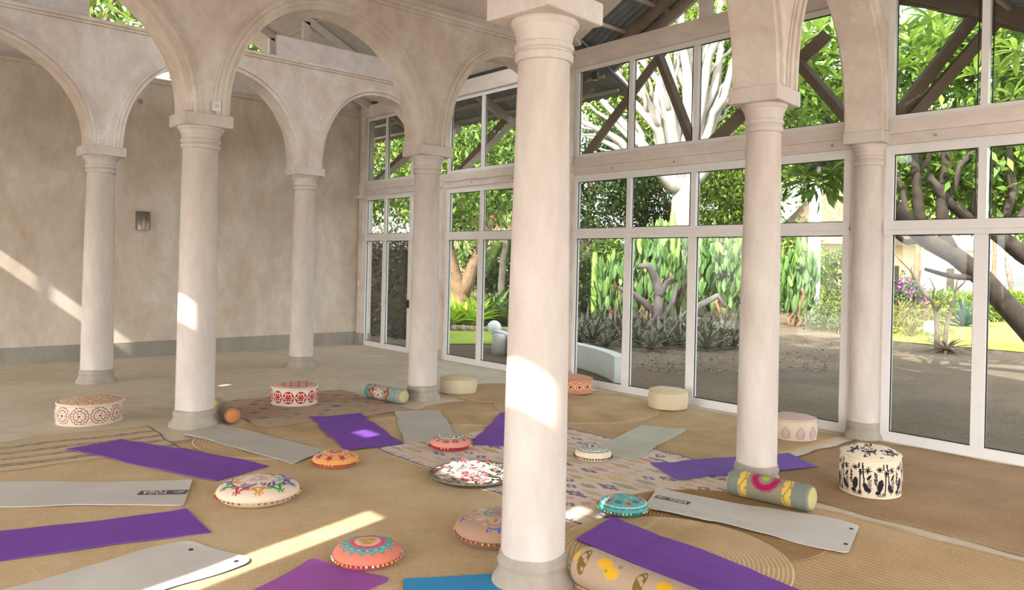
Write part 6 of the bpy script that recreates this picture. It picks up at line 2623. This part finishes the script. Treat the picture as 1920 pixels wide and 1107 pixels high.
# bank of earth by the engaged column and leaf litter
rl = np.random.default_rng(91)
n = 900
px = rl.uniform(1190, 1600, n)
py = rl.uniform(640, 700, n)
B = np.array([gp(a, b) for a, b in zip(px, py)]) + np.array([0, 0, 0.01])
d = unit(rl, n)
d[:, 2] *= 0.25
me = leaves_mesh('leaf_litter', B, d, np.tile([0, 0, 1.0], (n, 1)) + 0.4 * rl.standard_normal((n, 3)), 0.09, 0.035, palette(n, ['#8f8272', '#6f6352', '#a39582', '#5a5046'], rl))
o = link('leaf_litter', me, MAT['leaf'])
tag(o, 'dry leaf litter scattered before the bromeliads', 'leaf litter', kind='stuff')


# far houses
def house(label, x, D, w_m, d_m, h_m, roofh, wallc, roofc, rot=0.0, thatch=False, wins=()):
    q0 = P2(x, D)
    g0 = np.array([q0[0], q0[1], GZ])
    e = empty('house', tuple(g0), rot)
    tag(e, label, 'house')
    MB().box(-w_m / 2, w_m / 2, -d_m / 2, d_m / 2, 0, h_m).build('wall', plain('house_wall_%d' % x, wallc, 0.85, var=0.06), e)
    m = MB()
    o_ = 0.7
    a, b = w_m / 2 + o_, d_m / 2 + o_
    z0, z1 = h_m - 0.15, h_m + roofh
    m.quad((-a, -b, z0), (a, -b, z0), (a * 0.4, 0, z1), (-a * 0.4, 0, z1))
    m.quad((a, b, z0), (-a, b, z0), (-a * 0.4, 0, z1), (a * 0.4, 0, z1))
    m.quad((a, -b, z0), (a, b, z0), (a * 0.4, 0, z1), (a * 0.4, 0, z1))
    m.quad((-a, b, z0), (-a, -b, z0), (-a * 0.4, 0, z1), (-a * 0.4, 0, z1))
    m.build('roof', plain('house_roof_%d' % x, roofc, 0.95, var=0.25, scale=3, bump=0.8, bscale=12), e)
    for (wx, wz, ww_, wh) in wins:
        f_ = MB().box(-d_m / 2 * 0 + wx - ww_ / 2, wx + ww_ / 2, -d_m / 2 - 0.04, -d_m / 2, wz, wz + wh).build('window', plain('shutter_%d_%d' % (x, int(wx * 10)), '#4a4238', 0.6), e)
    return e


FA = math.atan2(_f[1], _f[0]) - math.pi / 2      # front of the houses faces the hall
house('thatched house behind the bluish pole', 1580, 46, 6.5, 5.0, 3.6, 3.2, '#c9b79c', '#7d6a58', FA, True, ((-2, 0.9, 1.2, 1.4), (1.5, 0.9, 1.2, 1.4)))
house('white house beyond the lawn behind the bare shrub', 1715, 74, 11.5, 5.0, 4.2, 2.6, '#e2e0dc', '#a9a29a', FA, False, ((-2.5, 1.0, 1.3, 1.3), (2.2, 0.2, 1.1, 2.2)))
house('pale house with a dark door behind the columnar cactus', 1072, 44, 4.6, 4.0, 3.0, 1.4, '#c5bba8', '#8d7f70', FA, False, ((1.2, 0.0, 1.0, 2.1),))
house('cream house glimpsed beyond the palm fronds', 935, 68, 11.0, 4.0, 5.6, 2.0, '#dcc19c', '#8a7a68', FA, False, ((-1.5, 1.4, 1.2, 1.6), (1.6, 1.4, 1.2, 1.6)))
g0 = gp(1524, 600)
D = depth_of(g0)
o = MB().lathe([(0.26, 0), (0.24, 130 * D / FPX), (0.22, 262 * D / FPX)], 14).build('garden_pole', plain('pole_blue', '#b9c3d2', 0.6, var=0.08), None, True, tuple(g0))
tag(o, 'thick pale bluish pole in front of the thatched house', 'pole')
# lounger far away
g0 = gp(1795, 582)
e = empty('sun_lounger', tuple(g0), FA)
tag(e, 'white sun lounger on the far sand', 'lounger')
MB().box(-0.9, 0.6, -0.35, 0.35, 0.28, 0.42).build('seat', MAT['wall_white'], e)
MB().bar((0.55, 0, 0.35), (1.15, 0, 0.75), 0.7, 0.12).build('backrest', MAT['wall_white'], e)
for sx in (-0.8, 0.5):
    for sy in (-0.3, 0.3):
        MB().box(sx - 0.04, sx + 0.04, sy - 0.04, sy + 0.04, 0, 0.3).build('leg', MAT['wall_white'], e)
